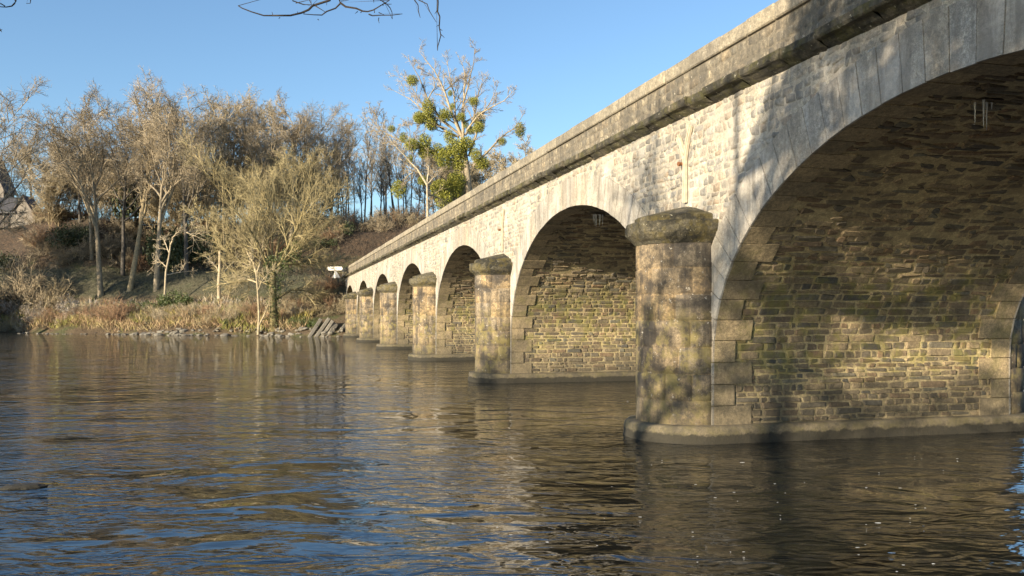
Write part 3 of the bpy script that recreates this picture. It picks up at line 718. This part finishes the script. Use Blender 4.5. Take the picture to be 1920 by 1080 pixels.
px_tree('broken_stump_tree', (at(410, 112), 112, float(ground(at(410, 112), 112))), 112, [(411, 560), (410, 530), (412, 505), (412, 470)], [(.12, (412, 520), (425, 495), (440, 470)), (.10, (412, 510), (395, 490), (380, 480))],
    'short pale broken trunk standing left of the riverside tree', ('twig_pale', 'twig_tan'), .24, (6, 5, 5), 13)

# mistletoe tree behind the bridge
zm = 125.0
def mz(x, y): return (680 + x / 3.2725, 70 + y / 3.2725)
Lz = [(.34, (615, 620), (612, 470), (620, 330), (622, 200), (600, 110)), (.32, (612, 620), (560, 500), (500, 320), (430, 190), (350, 90)),
      (.28, (600, 600), (480, 500), (400, 380), (350, 250), (270, 100)), (.26, (590, 610), (520, 580), (440, 510), (350, 410), (260, 330), (170, 280)),
      (.26, (608, 600), (570, 500), (550, 300), (520, 190), (500, 70)), (.26, (630, 600), (690, 470), (700, 330), (730, 240), (765, 180)),
      (.22, (640, 570), (700, 500), (760, 470), (870, 430), (935, 380)), (.24, (650, 730), (700, 600), (720, 500), (800, 380), (830, 310)),
      (.26, (680, 790), (720, 750), (780, 690), (870, 610), (940, 570), (990, 490)), (.30, (640, 780), (560, 750), (430, 700), (270, 640), (160, 580), (60, 520), (0, 480)),
      (.16, (520, 560), (400, 525), (320, 530), (250, 550)), (.18, (618, 400), (660, 280), (690, 190), (700, 110)), (.16, (500, 330), (560, 270), (640, 180)),
      (.14, (400, 380), (440, 300), (430, 230), (340, 170), (320, 110)), (.14, (440, 510), (380, 440), (300, 300), (250, 230), (180, 180))]
mt = px_tree('mistletoe_tree', (at(880, zm), zm, float(ground(at(880, zm), zm))), zm, [mz(660, 1200), mz(655, 1000), mz(645, 850), mz(615, 620)],
    [(l[0] * .72, *[mz(*q) for q in l[1:]]) for l in Lz], 'tall bare tree full of green mistletoe balls rising behind the bridge parapet', ('bark_grey', 'twig_grey'), .55, (13, 7, 5), 21, .014, (.20, .5, .6), .05, 3.0)
mb = MB(); r = np.random.default_rng(31); leaves(mb, (0, 0, 0), 1.0, 1900, .18, r, (1, 1, .9), .1); mis = [mb.mesh('mistletoe_ball', MAT['mistletoe'])]
mb = MB(); leaves(mb, (0, 0, 0), 1.0, 1600, .18, r, (.8, .9, 1.15), .1); mis.append(mb.mesh('mistletoe_ball', MAT['mistletoe']))
balls = [(305, 265, 28), (537, 343, 14), (680, 392, 24), (402, 430, 36), (355, 490, 33), (415, 510, 40), (505, 478, 34), (550, 425, 16), (605, 490, 22), (632, 535, 18), (665, 572, 22), (718, 510, 32), (712, 555, 28), (965, 568, 32), (855, 640, 22), (530, 610, 30), (178, 562, 18), (250, 615, 22), (300, 660, 34), (380, 650, 40), (385, 705, 36), (460, 705, 38), (525, 700, 30), (500, 750, 44), (580, 680, 48), (590, 760, 44), (640, 655, 38), (290, 745, 18), (575, 880, 45), (580, 930, 40), (480, 930, 48), (500, 1000, 48), (370, 880, 25), (220, 935, 38), (730, 770, 35), (690, 720, 28), (345, 500, 26), (425, 535, 28)]
mo = np.array(mt.location)
for i, (x, y, q) in enumerate(balls):
    px, py = mz(x, y); z = zm + r.uniform(-1.2, 1.2)
    inst('mistletoe_ball', mis[i % 2], mt, P(px, py, z) - mo, r.uniform(0, 6), q / 3.2725 / F * z * 1.35)
px_tree('pale_leaning_tree', (at(805, 119), 119, float(ground(at(805, 119), 119))), 119, [mz(400, 1250), mz(398, 1050), mz(395, 900)], [
    (.16, mz(395, 905), mz(330, 800), mz(230, 700), mz(180, 640), mz(120, 560)), (.13, mz(395, 900), mz(400, 800), mz(402, 730)), (.12, mz(395, 960), mz(450, 970), mz(500, 1000)), (.12, mz(398, 900), mz(440, 850), mz(480, 790)), (.1, mz(330, 800), mz(260, 860), mz(240, 890))],
    'pale slim tree leaning left below the mistletoe tree', ('twig_pale', 'twig_grey'), .20, (8, 6, 5), 24, .016)

# ================================================================== SHRUBS AND UNDERGROWTH
def shrub_mesh(seed, mat, R_=2.0, H=2.4, stems=18, ms=(8, 7), tw=.014, leaf=0):
    r = np.random.default_rng(seed); mb = MB(); P0 = r.normal(0, .3, (stems, 3)); P0[:, 2] = -.2
    a = r.uniform(0, 2 * PI, stems); e = r.uniform(.15, 1.3, stems); D = np.stack([np.cos(a) * np.cos(e) * R_ / H, np.sin(a) * np.cos(e) * R_ / H, np.sin(e)], 1)
    L = np.full(stems, H) * r.uniform(.7, 1.05, stems)
    p, q = grow(P0, D, L, np.full(stems, .035), 6, .12, .0, r); tubes(mb, p, q, 4)
    a_, d, l, rr = kids(p, q, L, ms[0], .15, (.4, 1.1), .45, .6, r); p2, r2 = grow(a_, d, l, np.full(len(a_), .018), 4, .18, .02, r); tubes(mb, p2, r2, 3)
    a_, d, l, rr = kids(p2, r2, l, ms[1], .1, (.4, 1.1), .6, .6, r); p3, r3 = grow(a_, d, np.maximum(l, .22), np.full(len(a_), tw), 3, .2, .02, r); tubes(mb, p3, r3, 3)
    if leaf: 
        e = p3[:, -1][r.random(len(p3)) < leaf]; blades(mb, e, r.normal(0, 1, e.shape), np.full(len(e), .14), np.full(len(e), .11), r)
    return mb.mesh('shrub', MAT[mat])
SH = {'tan': shrub_mesh(1, 'twig_tan'), 'frost': shrub_mesh(2, 'twig_frost', leaf=.6), 'red': shrub_mesh(3, 'twig_red', 1.4, 3.0), 'grey': shrub_mesh(4, 'twig_grey', 2.3, 2.6, 22, (9, 8)), 'pale': shrub_mesh(5, 'twig_pale')}
def leafy_mesh(seed, mat, n=2600):
    r = np.random.default_rng(seed); mb = MB()
    for k in range(9):
        c = r.normal(0, .55, 3) * [1.3, 1, .5] + [0, 0, .9]; leaves(mb, c, r.uniform(.5, .95), n // 9, .17, r, (1, 1, .85), .3)
    return mb.mesh('shrub', MAT[mat])
SH['ivy'] = leafy_mesh(6, 'ivy'); SH['ever'] = leafy_mesh(7, 'evergreen')
def shrub(kind, px, z, s, label, group=None, sz=1.0, name='shrub', dz=-.1):
    x = at(px, z); o = inst(name, SH[kind], None, (x, z, float(ground(x, z)) + dz), random.uniform(0, 6), (s, s, s * sz)); tag(o, label, 'shrub', group); return o
shrub('grey', 45, 131, 2.7, 'large rounded grey-tan bush below the shed at the left edge', sz=1.25)
shrub('tan', 98, 130, 2.0, 'smaller dome-shaped tan bush right of the big bush below the shed')
shrub('ever', 5, 142, 2.2, 'dark green bush under the shed wall')
shrub('frost', 18, 128, 1.2, 'frosted white-flecked bush at the left end of the bank')
shrub('frost', 62, 125.5, 1.15, 'frosted seed-headed bush second from the left on the bank')
shrub('frost', 132, 121.5, 1.3, 'rounded frosted bush with white seed heads left of the reddish bush')
shrub('red', 214, 114.5, 1.35, 'tall reddish twiggy bush at the water edge')
shrub('red', 240, 116, .9, 'low reddish bush right of the tall reddish bush')
shrub('pale', 305, 112.5, .8, 'pale arching bush above the shore stones')
shrub('tan', 352, 111, .95, 'tan bush on the bank above the shore stones')
shrub('tan', 395, 109, 1.05, 'dense tan bush left of the slim pale tree')
shrub('pale', 438, 108.5, .9, 'pale feathery bush between tan bush and slim pale tree')
shrub('tan', 540, 108, 1.2, 'tan bush right of the big riverside tree')
shrub('pale', 560, 107, .95, 'pale drooping bush behind the leaning slabs')
shrub('grey', 600, 113, 1.2, 'greyish bush on the embankment left of the bridge end')
shrub('red', 618, 112.5, .8, 'reddish bramble close to the bridge end')
shrub('ivy', 262, 119, 1.0, 'green ivy hummock below the leaning trunk')
shrub('ivy', 300, 118, 1.3, 'green ivy hummock at the foot of the small white tree')
shrub('ivy', 345, 118, 1.4, 'broad green ivy hummock right of the small white tree')
shrub('ivy', 430, 107, .7, 'low yellow-green clump near the water')
shrub('ever', 330, 136, 2.4, 'black-green evergreen thicket behind the small white tree', sz=1.6)
shrub('ever', 362, 138, 2.6, 'black-green evergreen thicket right of the dark upright trunk', sz=1.5)
shrub('ever', 140, 142, 2.0, 'dark evergreen bush on the slope below the crooked tree', sz=1.3)
shrub('ever', 255, 158, 3.2, 'green evergreen top glimpsed behind the leaning tree', sz=1.8)
shrub('ivy', 556, 103.8, .8, 'mossy green clump right of the riverside tree foot')
shrub('ivy', 585, 102.8, .7, 'mossy clump on the slanting slabs')
r = np.random.default_rng(155)
for k in range(18):
    px = 632 + k * 9 + r.uniform(-4, 4); z = r.uniform(144, 156)
    shrub(['grey', 'tan', 'red'][int(r.integers(3))], px, z, r.uniform(.8, 1.5), 'brown scrub bush at the foot of the slender trees on the crest', 'scrub bushes on the crest', r.uniform(.7, 1.1))
r = np.random.default_rng(55)
for k in range(85):
    px = r.uniform(60, 640); x0 = None; z = r.uniform(138, 158)
    shrub(['grey', 'tan', 'red', 'grey', 'ever'][int(r.integers(5))], px, z, r.uniform(1.0, 1.7), 'bramble-like bush lost among others on the wooded slope', 'bushes on the wooded slope', r.uniform(.7, 1.2))
for k in range(52):
    px = -20 + k * 13 + r.uniform(-8, 8); z = float(np.interp(at(px, 112), SX, SY)) + r.uniform(3, 9)
    shrub(['tan', 'pale', 'red', 'tan', 'frost'][int(r.integers(4 if px > 200 else 5))], px, z, r.uniform(.55, 1.0), 'low tan scrub bush in the tangle along the far bank', 'scrub bushes along the bank', r.uniform(.7, 1.0))
for k in range(16):
    px = 760 + k * 90; z = float(np.interp(at(px, 100), SX, SY)) + r.uniform(3, 14)
    shrub(['tan', 'pale', 'red', 'grey'][int(r.integers(4))], px, z, r.uniform(.8, 1.8), 'scrub bush on the far bank beyond the bridge', 'scrub bushes beyond the bridge', 1)

def stuff(name, n, xr, tr, L, W, mat, seed, up=.9, label=None):
    r = np.random.default_rng(seed); x = r.uniform(*xr, n); t = r.uniform(*tr, n); y = np.interp(x, SX, SY) + t
    keep = ~((x > -24) & (x < -8) & (y < 119)); x, y = x[keep], y[keep]; n = len(x)
    cl = .5 + .5 * np.sin(x * .9 + 2 * np.sin(y * .7)) * np.cos(y * 1.1 + x * .2)
    p = np.stack([x, y, ground(x, y) - .05], 1); d = r.normal(0, .55, (n, 3)); d[:, 2] = up
    p[:, 2] += r.uniform(0, .5, n) * cl
    mb = MB(); blades(mb, p, d, L * r.uniform(.5, 1.3, n) * (.6 + .7 * cl), np.full(n, W), r)
    o = mb.obj(name, mat); tag(o, kind='stuff'); return o
m = M('bank undergrowth', .9)
n1 = m.noise(.28, 4, .6); n2 = m.noise(1.3, 4, .6)
c = m.ramp(n1, [(.34, (.38, .34, .08)), (.44, (.48, .39, .22)), (.53, (.40, .28, .17)), (.60, (.28, .31, .06)), (.70, (.60, .48, .28))])
c = m.mix(m.geo.outputs['Random Per Island'], c, m.mix(1.0, c, (.55, .5, .45), 'MULTIPLY'))
fr = m.math('MULTIPLY', m.maprange(m.z()[2], 3.0, 4.2), m.ramp(n2, [(.45, 0), (.6, .8)]))
MAT['under'] = m.out(m.mix(fr, c, (.42, .41, .40)))
tag(stuff('bank_undergrowth', 60000, (-100, 70), (.5, 11), 1.15, .06, MAT['under'], 81), 'tangle of dry tan and green grass covering the far bank', 'undergrowth')
m = M('slope litter', .9); c = m.ramp(m.noise(.5, 4), [(.35, (.04, .032, .024)), (.5, (.09, .06, .038)), (.65, (.055, .05, .035)), (.8, (.14, .085, .045))])
MAT['litter'] = m.out(m.mix(m.geo.outputs['Random Per Island'], c, m.mix(1.0, c, (.5, .5, .5), 'MULTIPLY')))
tag(stuff('slope_undergrowth', 36000, (-110, 30), (22, 55), 1.0, .06, MAT['litter'], 82), 'brown brambles and leaf litter on the wooded slope', 'undergrowth')
m = M('lawn grass', .9); MAT['lawn'] = m.out(m.mix(m.geo.outputs['Random Per Island'], (.05, .055, .025), (.13, .13, .085)))
tag(stuff('lawn_grass', 24000, (-110, -24), (11, 27), .22, .05, MAT['lawn'], 83), 'short frosted green grass on the terrace', 'grass')

# ---- rocks on the shore
def rock_mesh(seed, flat=.6):
    r = np.random.default_rng(seed); mb = MB(); n, k = 9, 6; V = []
    ph = r.uniform(.7, 1.25, (k, n))
    for i in range(k):
        a = PI * i / (k - 1)
        for j_ in range(n): q = .5 * (.45 + .55 * ph[i, j_]) * math.sin(a) ** .7; V.append((q * math.cos(j_ * 2 * PI / n) * 1.25, q * math.sin(j_ * 2 * PI / n), -.5 * math.cos(a) * flat * (ph[i, 0] if 0 < i < k - 1 else 1)))
    mb.add(V, q=[(i * n + j_, i * n + (j_ + 1) % n, (i + 1) * n + (j_ + 1) % n, (i + 1) * n + j_) for i in range(k - 1) for j_ in range(n)])
    return mb.mesh('shore_stone', MAT['rock'])
RK = [rock_mesh(i) for i in range(6)]
r = np.random.default_rng(66)
for k in range(170):
    px = r.uniform(205, 645) if k < 140 else r.uniform(40, 205); zb = float(np.interp(at(px, 108), SX, SY)); x = at(px, zb)
    y = zb + r.uniform(-1.1, .9) + .5 * math.sin(x * .35); s = r.choice([r.uniform(.25, .55), r.uniform(.45, 1.0)]) * (1 if k < 140 else .6)
    o = inst('shore_stone', RK[k % 6], None, (x, y, max(float(ground(x, y)), -.05) + .1 * s), r.uniform(0, 6), (s, s * r.uniform(.6, 1), s * r.uniform(.45, .9))); o.rotation_euler = (r.uniform(-.3, .3), r.uniform(-.3, .3), r.uniform(0, 6))
    tag(o, 'pale angular stone in the row of stones along the far waterline', 'stone', 'stones along the far waterline')
sl = [(592, 8, 'leftmost slab, half mossy, leaning on the shore'), (604, 9, 'second slanting slab from the left beside the bridge'), (616, 8, 'middle slanting slab, darker, beside the bridge'), (628, 9, 'slanting slab second from the bridge'), (640, 7, 'slanting slab closest to the bridge pier')]
for px, ww, lab in sl:
    rs = random.Random(px); k_ = rs.uniform(.75, 1.15)
    z = 100.6; x = at(px, z); mb = MB(); add_box(mb, -.28 * k_, .28 * k_, -.5, .5, -.3, 3.0 * rs.uniform(.7, 1.05), .07)
    o = mb.obj('leaning_slab', MAT['rock'], None, False, (x - .9, z + .2, -.35)); o.rotation_euler = (-.55 + rs.uniform(-.15, .15), .62 + rs.uniform(-.15, .12), rs.uniform(-.3, .3)); tag(o, lab, 'stone slab', 'slanting slabs by the bridge')
RD = RK[2].copy(); RD.materials.clear(); RD.materials.append(MAT['dark_joint'])
o = inst('river_stone', RD, None, (*P(45, 915, 13.8)[:2], .0), .3, (.55, .3, .22)); tag(o, 'low dark stone breaking the water surface in the left foreground', 'stone')

# ---- foam flecks on the dark water
mb = MB(); r = np.random.default_rng(77)
for k in range(52):
    if k < 36: px, py = r.uniform(1180, 1850), r.uniform(845, 1075)
    else: px, py = r.uniform(880, 1240), r.uniform(720, 1070)
    z = F * EYE / (py - HOR); x = at(px, z); s = r.uniform(.006, .018) * (2.0 if r.random() < .1 else 1); n = 7
    V = [(x + s * 1.5 * math.cos(a * 2 * PI / n) * r.uniform(.6, 1.2), z + s * math.sin(a * 2 * PI / n) * r.uniform(.6, 1.2), .002) for a in range(n)] + [(x, z, .004)]
    mb.add(V, t=[(n, a, (a + 1) % n) for a in range(n)])
tag(mb.obj('foam_flecks', MAT['foam']), 'scattered white foam flecks drifting on the dark water', 'foam', kind='stuff')

# ---- road sign at the bridge end
zs = 119.0; t = empty('direction_sign', (at(628, zs), zs, float(ground(at(628, zs), zs)))); tag(t, 'white two-armed direction sign on a white post at the bridge end', 'road sign')
g = t.location.z; H1 = EYE + (HOR - 500) / F * zs - g
mb = MB(); tube(mb, [(0, .06, -.3), (0, .06, H1)], .07, 8); mb.obj('post', MAT['white_paint'], t)
for sgn in (-1, 1):
    mb = MB(); V = [(sgn * a, y, z) for y in (-.02, .02) for a, z in ((.04, H1 - .5), (.92, H1 - .5), (1.04, H1 - .25), (.92, H1), (.04, H1))]
    mb.add(V, q=[(i, (i + 1) % 5, 5 + (i + 1) % 5, 5 + i) for i in range(5)], t=[(0, 1, 2), (0, 2, 3), (0, 3, 4), (5, 7, 6), (5, 8, 7), (5, 9, 8)]); mb.obj('sign_arm', MAT['white_paint'], t)
z2 = 121.5; t = empty('warning_sign', (at(630, z2), z2, float(ground(at(630, z2), z2)))); tag(t, 'grey back of a triangular warning sign behind the direction sign', 'road sign')
H2 = EYE + (HOR - 507) / F * z2 - t.location.z
mb = MB(); tube(mb, [(0, .05, -.3), (0, .05, H2)], .045, 8); mb.obj('post', MAT['steel'], t)
mb = MB(); V = [(a, y, z) for y in (-.02, .02) for a, z in ((-.62, H2 - 1.05), (.62, H2 - 1.05), (0, H2))]
mb.add(V, q=[(0, 1, 4, 3), (1, 2, 5, 4), (2, 0, 3, 5)], t=[(0, 1, 2), (3, 5, 4)]); mb.obj('plate', MAT['steel'], t)

# ---- houses at the left edge
def prism(mb, x0, x1, y0, y1, z0, z1, zr, along='y', ov=0.0):   # gabled body; ridge along axis
    if along == 'y': V = [(x0, y, z0) if 0 else (x0, y, z0) for y in (y0,)]
    V = []
    for y in (y0, y1): V += [(x0, y, z0), (x1, y, z0), (x1, y, z1), ((x0 + x1) / 2, y, zr), (x0, y, z1)]
    mb.add(V, q=[(i, (i + 1) % 5, 5 + (i + 1) % 5, 5 + i) for i in range(5)], t=[(0, 1, 2), (0, 2, 4), (2, 3, 4), (5, 7, 6), (5, 9, 7), (7, 9, 8)])
def roof_gable(mb, x0, x1, y0, y1, z1, zr, th=.22, ov=.5):
    xm = (x0 + x1) / 2; k = (zr - z1) / (xm - x0)
    for sgn, xe in ((-1, x0), (1, x1)):
        a = xe + sgn * ov; za = z1 - ov * k
        c = []
        for x, z in ((a, za), (xm, zr)):
            for y in (y0 - ov, y1 + ov):
                for d in (.03, th): c.append((x, y, z + d + (.004 if sgn > 0 else 0)))
        add_hex(mb, c)
zh = 152.0
gx = at(43, zh); gz = float(ground(gx, zh)) - 1.0
wall_z = EYE + (HOR - 404) / F * zh; apex = EYE + (HOR - 368) / F * zh
sh = empty('gabled_shed', (0, 0, 0)); tag(sh, 'low shed with pale gable wall and grey slate roof at the left edge', 'shed')
mb = MB(); prism(mb, gx - 2.1, gx + 2.1, zh, zh + 3, gz, wall_z, apex); mb.obj('gable_wall', MAT['plaster'], sh)
mb = MB(); roof_gable(mb, gx - 2.1, gx + 2.1, zh, zh + 3, wall_z, apex, .2, .3); mb.obj('gable_roof', MAT['tile'], sh)
mb = MB(); add_box(mb, gx - 9, gx - 2.15, zh + .6, zh + 2.9, gz, wall_z - .3 + .8); mb.obj('boarded_wall', MAT['dark_wood'], sh)
mb = MB(); c = [(x, y, z + d) for x in (gx - 9.5, gx - 1.2) for y, z in ((zh - .3, wall_z + .4), (zh + 2.4, apex - .05)) for d in (0, .15)]
add_hex(mb, c); mb.obj('slate_roof', MAT['slate'], sh)
for x in (gx - 6.5, gx - 3.4):
    mb = MB(); add_box(mb, x, x + .16, zh - .1, zh + .06, gz, wall_z + .5); mb.obj('porch_post', MAT['plaster'], sh)
zh2 = 160.0; hx = at(-12, zh2) - 1.0; ez = EYE + (HOR - 352) / F * zh2; rz_ = EYE + (HOR - 287) / F * zh2
ho = empty('tall_house', (0, 0, 0)); tag(ho, 'tall steep-roofed stone house cut by the left photo edge behind the shed', 'house')
mb = MB(); prism(mb, hx - 2.8, hx + 2.8, zh2, zh2 + 3.5, 17, ez, rz_); mb.obj('wall', MAT['bark_grey'] if 0 else MAT['plaster'], ho)
mb = MB(); roof_gable(mb, hx - 2.8, hx + 2.8, zh2, zh2 + 3.5, ez, rz_, .25, .45); mb.obj('roof', MAT['tile'], ho)
mb = MB(); add_box(mb, hx + .8, hx + 1.8, zh2 - .03, zh2 + .1, ez - 2.2, ez - .6); mb.obj('window', MAT['dark_wood'], ho)

# ================================================================== NEAR BANK: tree whose twigs hang into the picture and whose crown shades the bridge
zb_ = 7.0
def bz(x, y): return P(400 + x / 3.84, y / 3.84, zb_)
twigs = [(.011, (900, -160), (835, 0), (715, 40), (690, 75), (640, 100), (565, 125), (480, 125), (430, 117), (370, 120), (285, 97), (215, 68), (185, 48)),
    (.009, (905, -160), (910, 0), (918, 30), (880, 60), (820, 92), (790, 120), (740, 130), (670, 132)), (.009, (918, 30), (960, 62), (1040, 82), (1085, 100), (1120, 102), (1160, 92), (1200, 88), (1240, 68), (1285, 42)),
    (.006, (1120, 102), (1150, 122), (1210, 122), (1290, 128), (1370, 123)), (.006, (1150, -160), (1205, 0), (1250, 30), (1270, 50), (1285, 85), (1288, 135)),
    (.006, (1400, -160), (1480, 0), (1540, 35), (1560, 90), (1605, 158)), (.005, (1445, 0), (1475, 40), (1480, 90), (1492, 135)), (.005, (1400, -160), (1445, 0)),
    (.008, (1600, -160), (1613, 0), (1612, 75), (1628, 110), (1623, 180), (1635, 245), (1612, 320), (1610, 350)),
    (.005, (565, 0), (640, 20), (700, 25), (712, 38)), (.006, (690, -160), (692, 0), (712, 40)), (.005, (735, 45), (775, 70), (815, 92)), (.005, (490, -160), (565, 0)),
    (.004, (430, 117), (422, 85)), (.004, (610, 103), (605, 82)), (.004, (750, 132), (752, 142), (765, 152)), (.004, (1190, 125), (1192, 155), (1200, 178)), (.004, (1635, 245), (1665, 272)), (.004, (1632, 212), (1650, 220)),
    (.004, (1612, 75), (1593, 102)), (.004, (1160, 92), (1160, 62)), (.004, (1190, 90), (1240, 112)), (.004, (480, 125), (470, 135)), (.004, (820, 0), (815, 38)), (.004, (920, 8), (975, 2)), (.004, (1155, 0), (1155, 20)), (.004, (1222, 40), (1222, 20), (1280, 18)), (.003, (1623, 180), (1605, 192)), (.004, (595, 25), (660, 12), (700, 5)), (.004, (1040, 82), (1020, 98)), (.004, (1060, 92), (1076, 78))]
twigs += [(.008, (-1540, -160), (-1432, 0), (-1440, 20), (-1462, 36), (-1500, 44), (-1536, 44), (-1620, 30)), (.005, (-1500, 44), (-1530, 25), (-1560, 20)), (.005, (-1300, -160), (-1322, 0), (-1330, 14), (-1355, 20)), (.005, (-1540, 222), (-1520, 212)), (.006, (-1700, -100), (-1600, 120), (-1540, 222))]
mb = MB()
for tw in twigs:
    q = np.array([bz(*a) for a in tw[1:]]); 
    if len(q) > 2: q[:, 1] += np.cumsum(rng.normal(0, .02, len(q)))
    tube(mb, q, np.linspace(tw[0], tw[0] * .35, len(q)), 5)
nt = empty('near_bank_tree', (-6.2, -1.0, 1.1)); tag(nt, 'near tree out of frame whose dark bare twigs hang in at the top', 'tree')
no = np.array(nt.location)
hub = [bz(900, -160), bz(1150, -160), bz(1400, -160), bz(1600, -160), bz(690, -160), bz(490, -160), bz(-1540, -160), bz(-1300, -160), bz(-1700, -100)]
bough = np.array([(-6.2, -1.0, 6.2), (-4.6, 2.0, 7.0), (-2.6, 5.0, 6.9), hub[0] + [0, 0, .25], hub[1] + [0, 0, .2], hub[2] + [0, 0, .15], hub[3] + [0, 0, .05], hub[3] + [.3, 0, -.02]])
tube(mb, bough, [.10, .07, .045, .026, .022, .018, .013, .008], 7)
for h_ in hub: 
    j_ = np.argmin(np.linalg.norm(bough[1:7] - h_, axis=1)) + 1; tube(mb, [bough[j_], h_], [.014, .010], 5)
mb2 = MB(); mb2.v = [v - no for v in mb.v]; mb2.q = mb.q; mb2.t = mb.t; mb2.n = mb.n
mb2.obj('overhanging_branch', MAT['twig_black'], nt)
mb = MB(); tube(mb, [(0, 0, -.5), (.05, 0, 1.2), (0, .05, 3.2), (0, 0, 5.1), (-.2, -.1, 8), (-.3, 0, 11)], [.36, .28, .24, .21, .14, .07], 12); mb.obj('trunk', MAT['bark_dark'], nt)

TS = tree_meshes(77, 15, .45, .24, 9, (0, 0), (.4, .9), .42, ms=(6, 6, 5), mats=('bark_dark', 'twig_grey'), twig_r=.012)
def sunray(s, D, Z, back):      # point 'back' metres up the sun ray from a spot on the bridge
    q = np.array([*(NX * D + UX * s), Z]); return q - np.array(sun_dir) * back
SHADE = []
def shade_tree(s, D, Z, back, scale, rz, lab):
    q = sunray(s, D, Z, back); x, y = q[0], q[1]
    t = put_tree('near_bank_tree', TS, x, y, scale, rz, lab, 'tree', 'bare trees on the near bank')
    return t

LEAFC = None
def clump_tree(trunk_pts, r0, clumps, lab, name='near_bank_evergreen', seed=1, mat='evergreen', size=.13, dens=330):
    rr = np.random.default_rng(seed); base = np.array(trunk_pts[0], float); t = empty(name, base); tag(t, lab, 'tree', 'leafy trees on the near bank')
    tr = MB(); tp2, L = resample([np.array(q) - base for q in trunk_pts], 8); tube(tr, tp2, np.linspace(r0, r0 * .55, 8), 10)
    cr = MB()
    for (c, q) in clumps:
        c = np.asarray(c) - base; leaves(cr, c, q, int(dens * q * q * 2.2) + 40, size, rr, (1, 1, .9), .15)
        k = np.argmin(np.abs(tp2[:, 2] - (c[2] - 1.2))); tube(tr, [tp2[k], (tp2[k] + c) / 2 + [0, 0, -.2], c], [.05, .035, .015], 5)
    tr.obj('trunk', MAT['bark_dark'], t, True); cr.obj('crown', MAT[mat], t); return t
def fac(px, py, D=D0):          # spot on the upstream face seen at a photo position
    k = (px - 960) / F; s = (D * (NX[0] - k * NX[1])) / (k * UX[1] - UX[0]); z = s * UX[1] + D * NX[1]
    return s, D, EYE + (HOR - py) / F * z
def wall(px, py, s=S0):         # spot on the pier wall inside the first arch
    k = (px - 960) / F; D = (s * (k * UX[1] - UX[0])) / (NX[0] - k * NX[1]); z = s * UX[1] + D * NX[1]
    return s, D, EYE + (HOR - py) / F * z
BK = 20.0
tr_s = 15.9
def base_of(s, D, back):
    q = sunray(s, D, 4, back); return np.array([q[0], q[1], float(ground(q[0], q[1]))])
r = np.random.default_rng(5)
cl = []
# deep shade over the right end of the upstream face with a few gaps
gaps = [(1665, 85, 26), (1775, 105, 34), (1555, 150, 45), (1600, 60, 22), (1430, 400, 55), (1435, 250, 30), (1700, 20, 25), (1500, 330, 20)]
for px in np.arange(1500, 2120, 26):
    for py in np.arange(-120, 330, 30):
        a, b2 = px + r.uniform(-10, 10), py + r.uniform(-10, 10)
        if any(math.hypot(a - g0, b2 - g1) < g2 for g0, g1, g2 in gaps): continue
        if b2 < -40 - (a - 1500) * .3 and r.random() < .5: continue
        f_ = fac(a, b2)
        if f_[2] < float(arch_z(f_[0] - (S0 - AH))) - .1: continue
        if r.random() < .22: continue
        cl.append((sunray(*fac(a, b2), BK + r.uniform(-2, 2)), r.uniform(.26, .42)))
for a, b2, q in [(1450, 195, .25), (1475, 225, .3), (1500, 255, .35), (1470, 275, .3), (1520, 290, .35), (1440, 330, .12), (1545, 250, .35), (1420, 360, .1), (1440, 366, .1), (1500, 240, .3), (1560, 300, .35)]:
    cl.append((sunray(*fac(a, b2), BK + r.uniform(-2, 2)), q))
# shade on the inner pier wall
for a, b2, q in [(1470, 600, .32), (1500, 640, .36), (1480, 690, .36), (1530, 720, .36), (1440, 660, .28), (1420, 720, .3), (1500, 770, .4), (1580, 760, .4), (1650, 750, .4), (1730, 750, .4), (1800, 740, .4), (1860, 720, .4), (1880, 640, .3), (1620, 790, .3), (1720, 790, .3), (1430, 520, .15), (1410, 600, .18), (1880, 560, .22)]:
    cl.append((sunray(*wall(a, b2), BK + 5 + r.uniform(-2, 2)), q))
b0 = base_of(tr_s, D0, 27)
half = [c for c in cl if c[0][0] < -7.4]; rest = [c for c in cl if c[0][0] >= -7.4]
top = np.array([b0[0], b0[1], 14.5])
clump_tree([b0 - [0, 0, .4], b0 + [0, 0, 5], (b0 + top) / 2 + [0.02, 0, 1], top], .13, half, 'straight-trunked leafy tree on the near bank left of the camera', seed=3)
b1_ = np.array([-5.5, -4.2, 1.2]); clump_tree([b1_ - [0, 0, .4], b1_ + [.1, .2, 5], b1_ + [.2, .4, 12]], .2, rest, 'leafy tree on the near bank just left behind the camera', seed=4)
# lighter dapple from bare trees farther along the near bank
for (s_, D_, Z_, back, sc_) in [(19.5, 9, 5, 26, .95), (27, 9, 6, 36, .95), (34.5, 8, 3, 44, .9)]:
    q = sunray(s_, D_, Z_, back)
    x, y = q[0], min(q[1], 3.0)
    put_tree('near_bank_bare_tree', TS, x, y, sc_, s_ * 1.7, 'bare tree in the row along the near bank upstream of the camera', 'tree', 'bare trees along the near bank')
# trees on the left bank outside the frame that shade the terrace
mbL = MB(); rr = np.random.default_rng(9)
for k in range(26): leaves(mbL, (rr.normal(0, 3.2), rr.normal(0, 3.2), rr.uniform(9, 22)), rr.uniform(1.2, 2.2), 170, .42, rr, (1, 1, .9), .2)
TLc = mbL.mesh('foliage', MAT['evergreen'])
for k, (x, y) in enumerate([(-92, 111), (-90, 118), (-81, 101), (-77, 103), (-97, 116)]):
    t = put_tree('upstream_bank_tree', TE, x, y, .9, k * 1.3, 'ivy-clad tree on the upstream far bank outside the left edge of the photo', 'tree', 'ivy-clad trees upstream')
    inst('ivy', TLc, t, (0, 0, 2), k * 2.1)
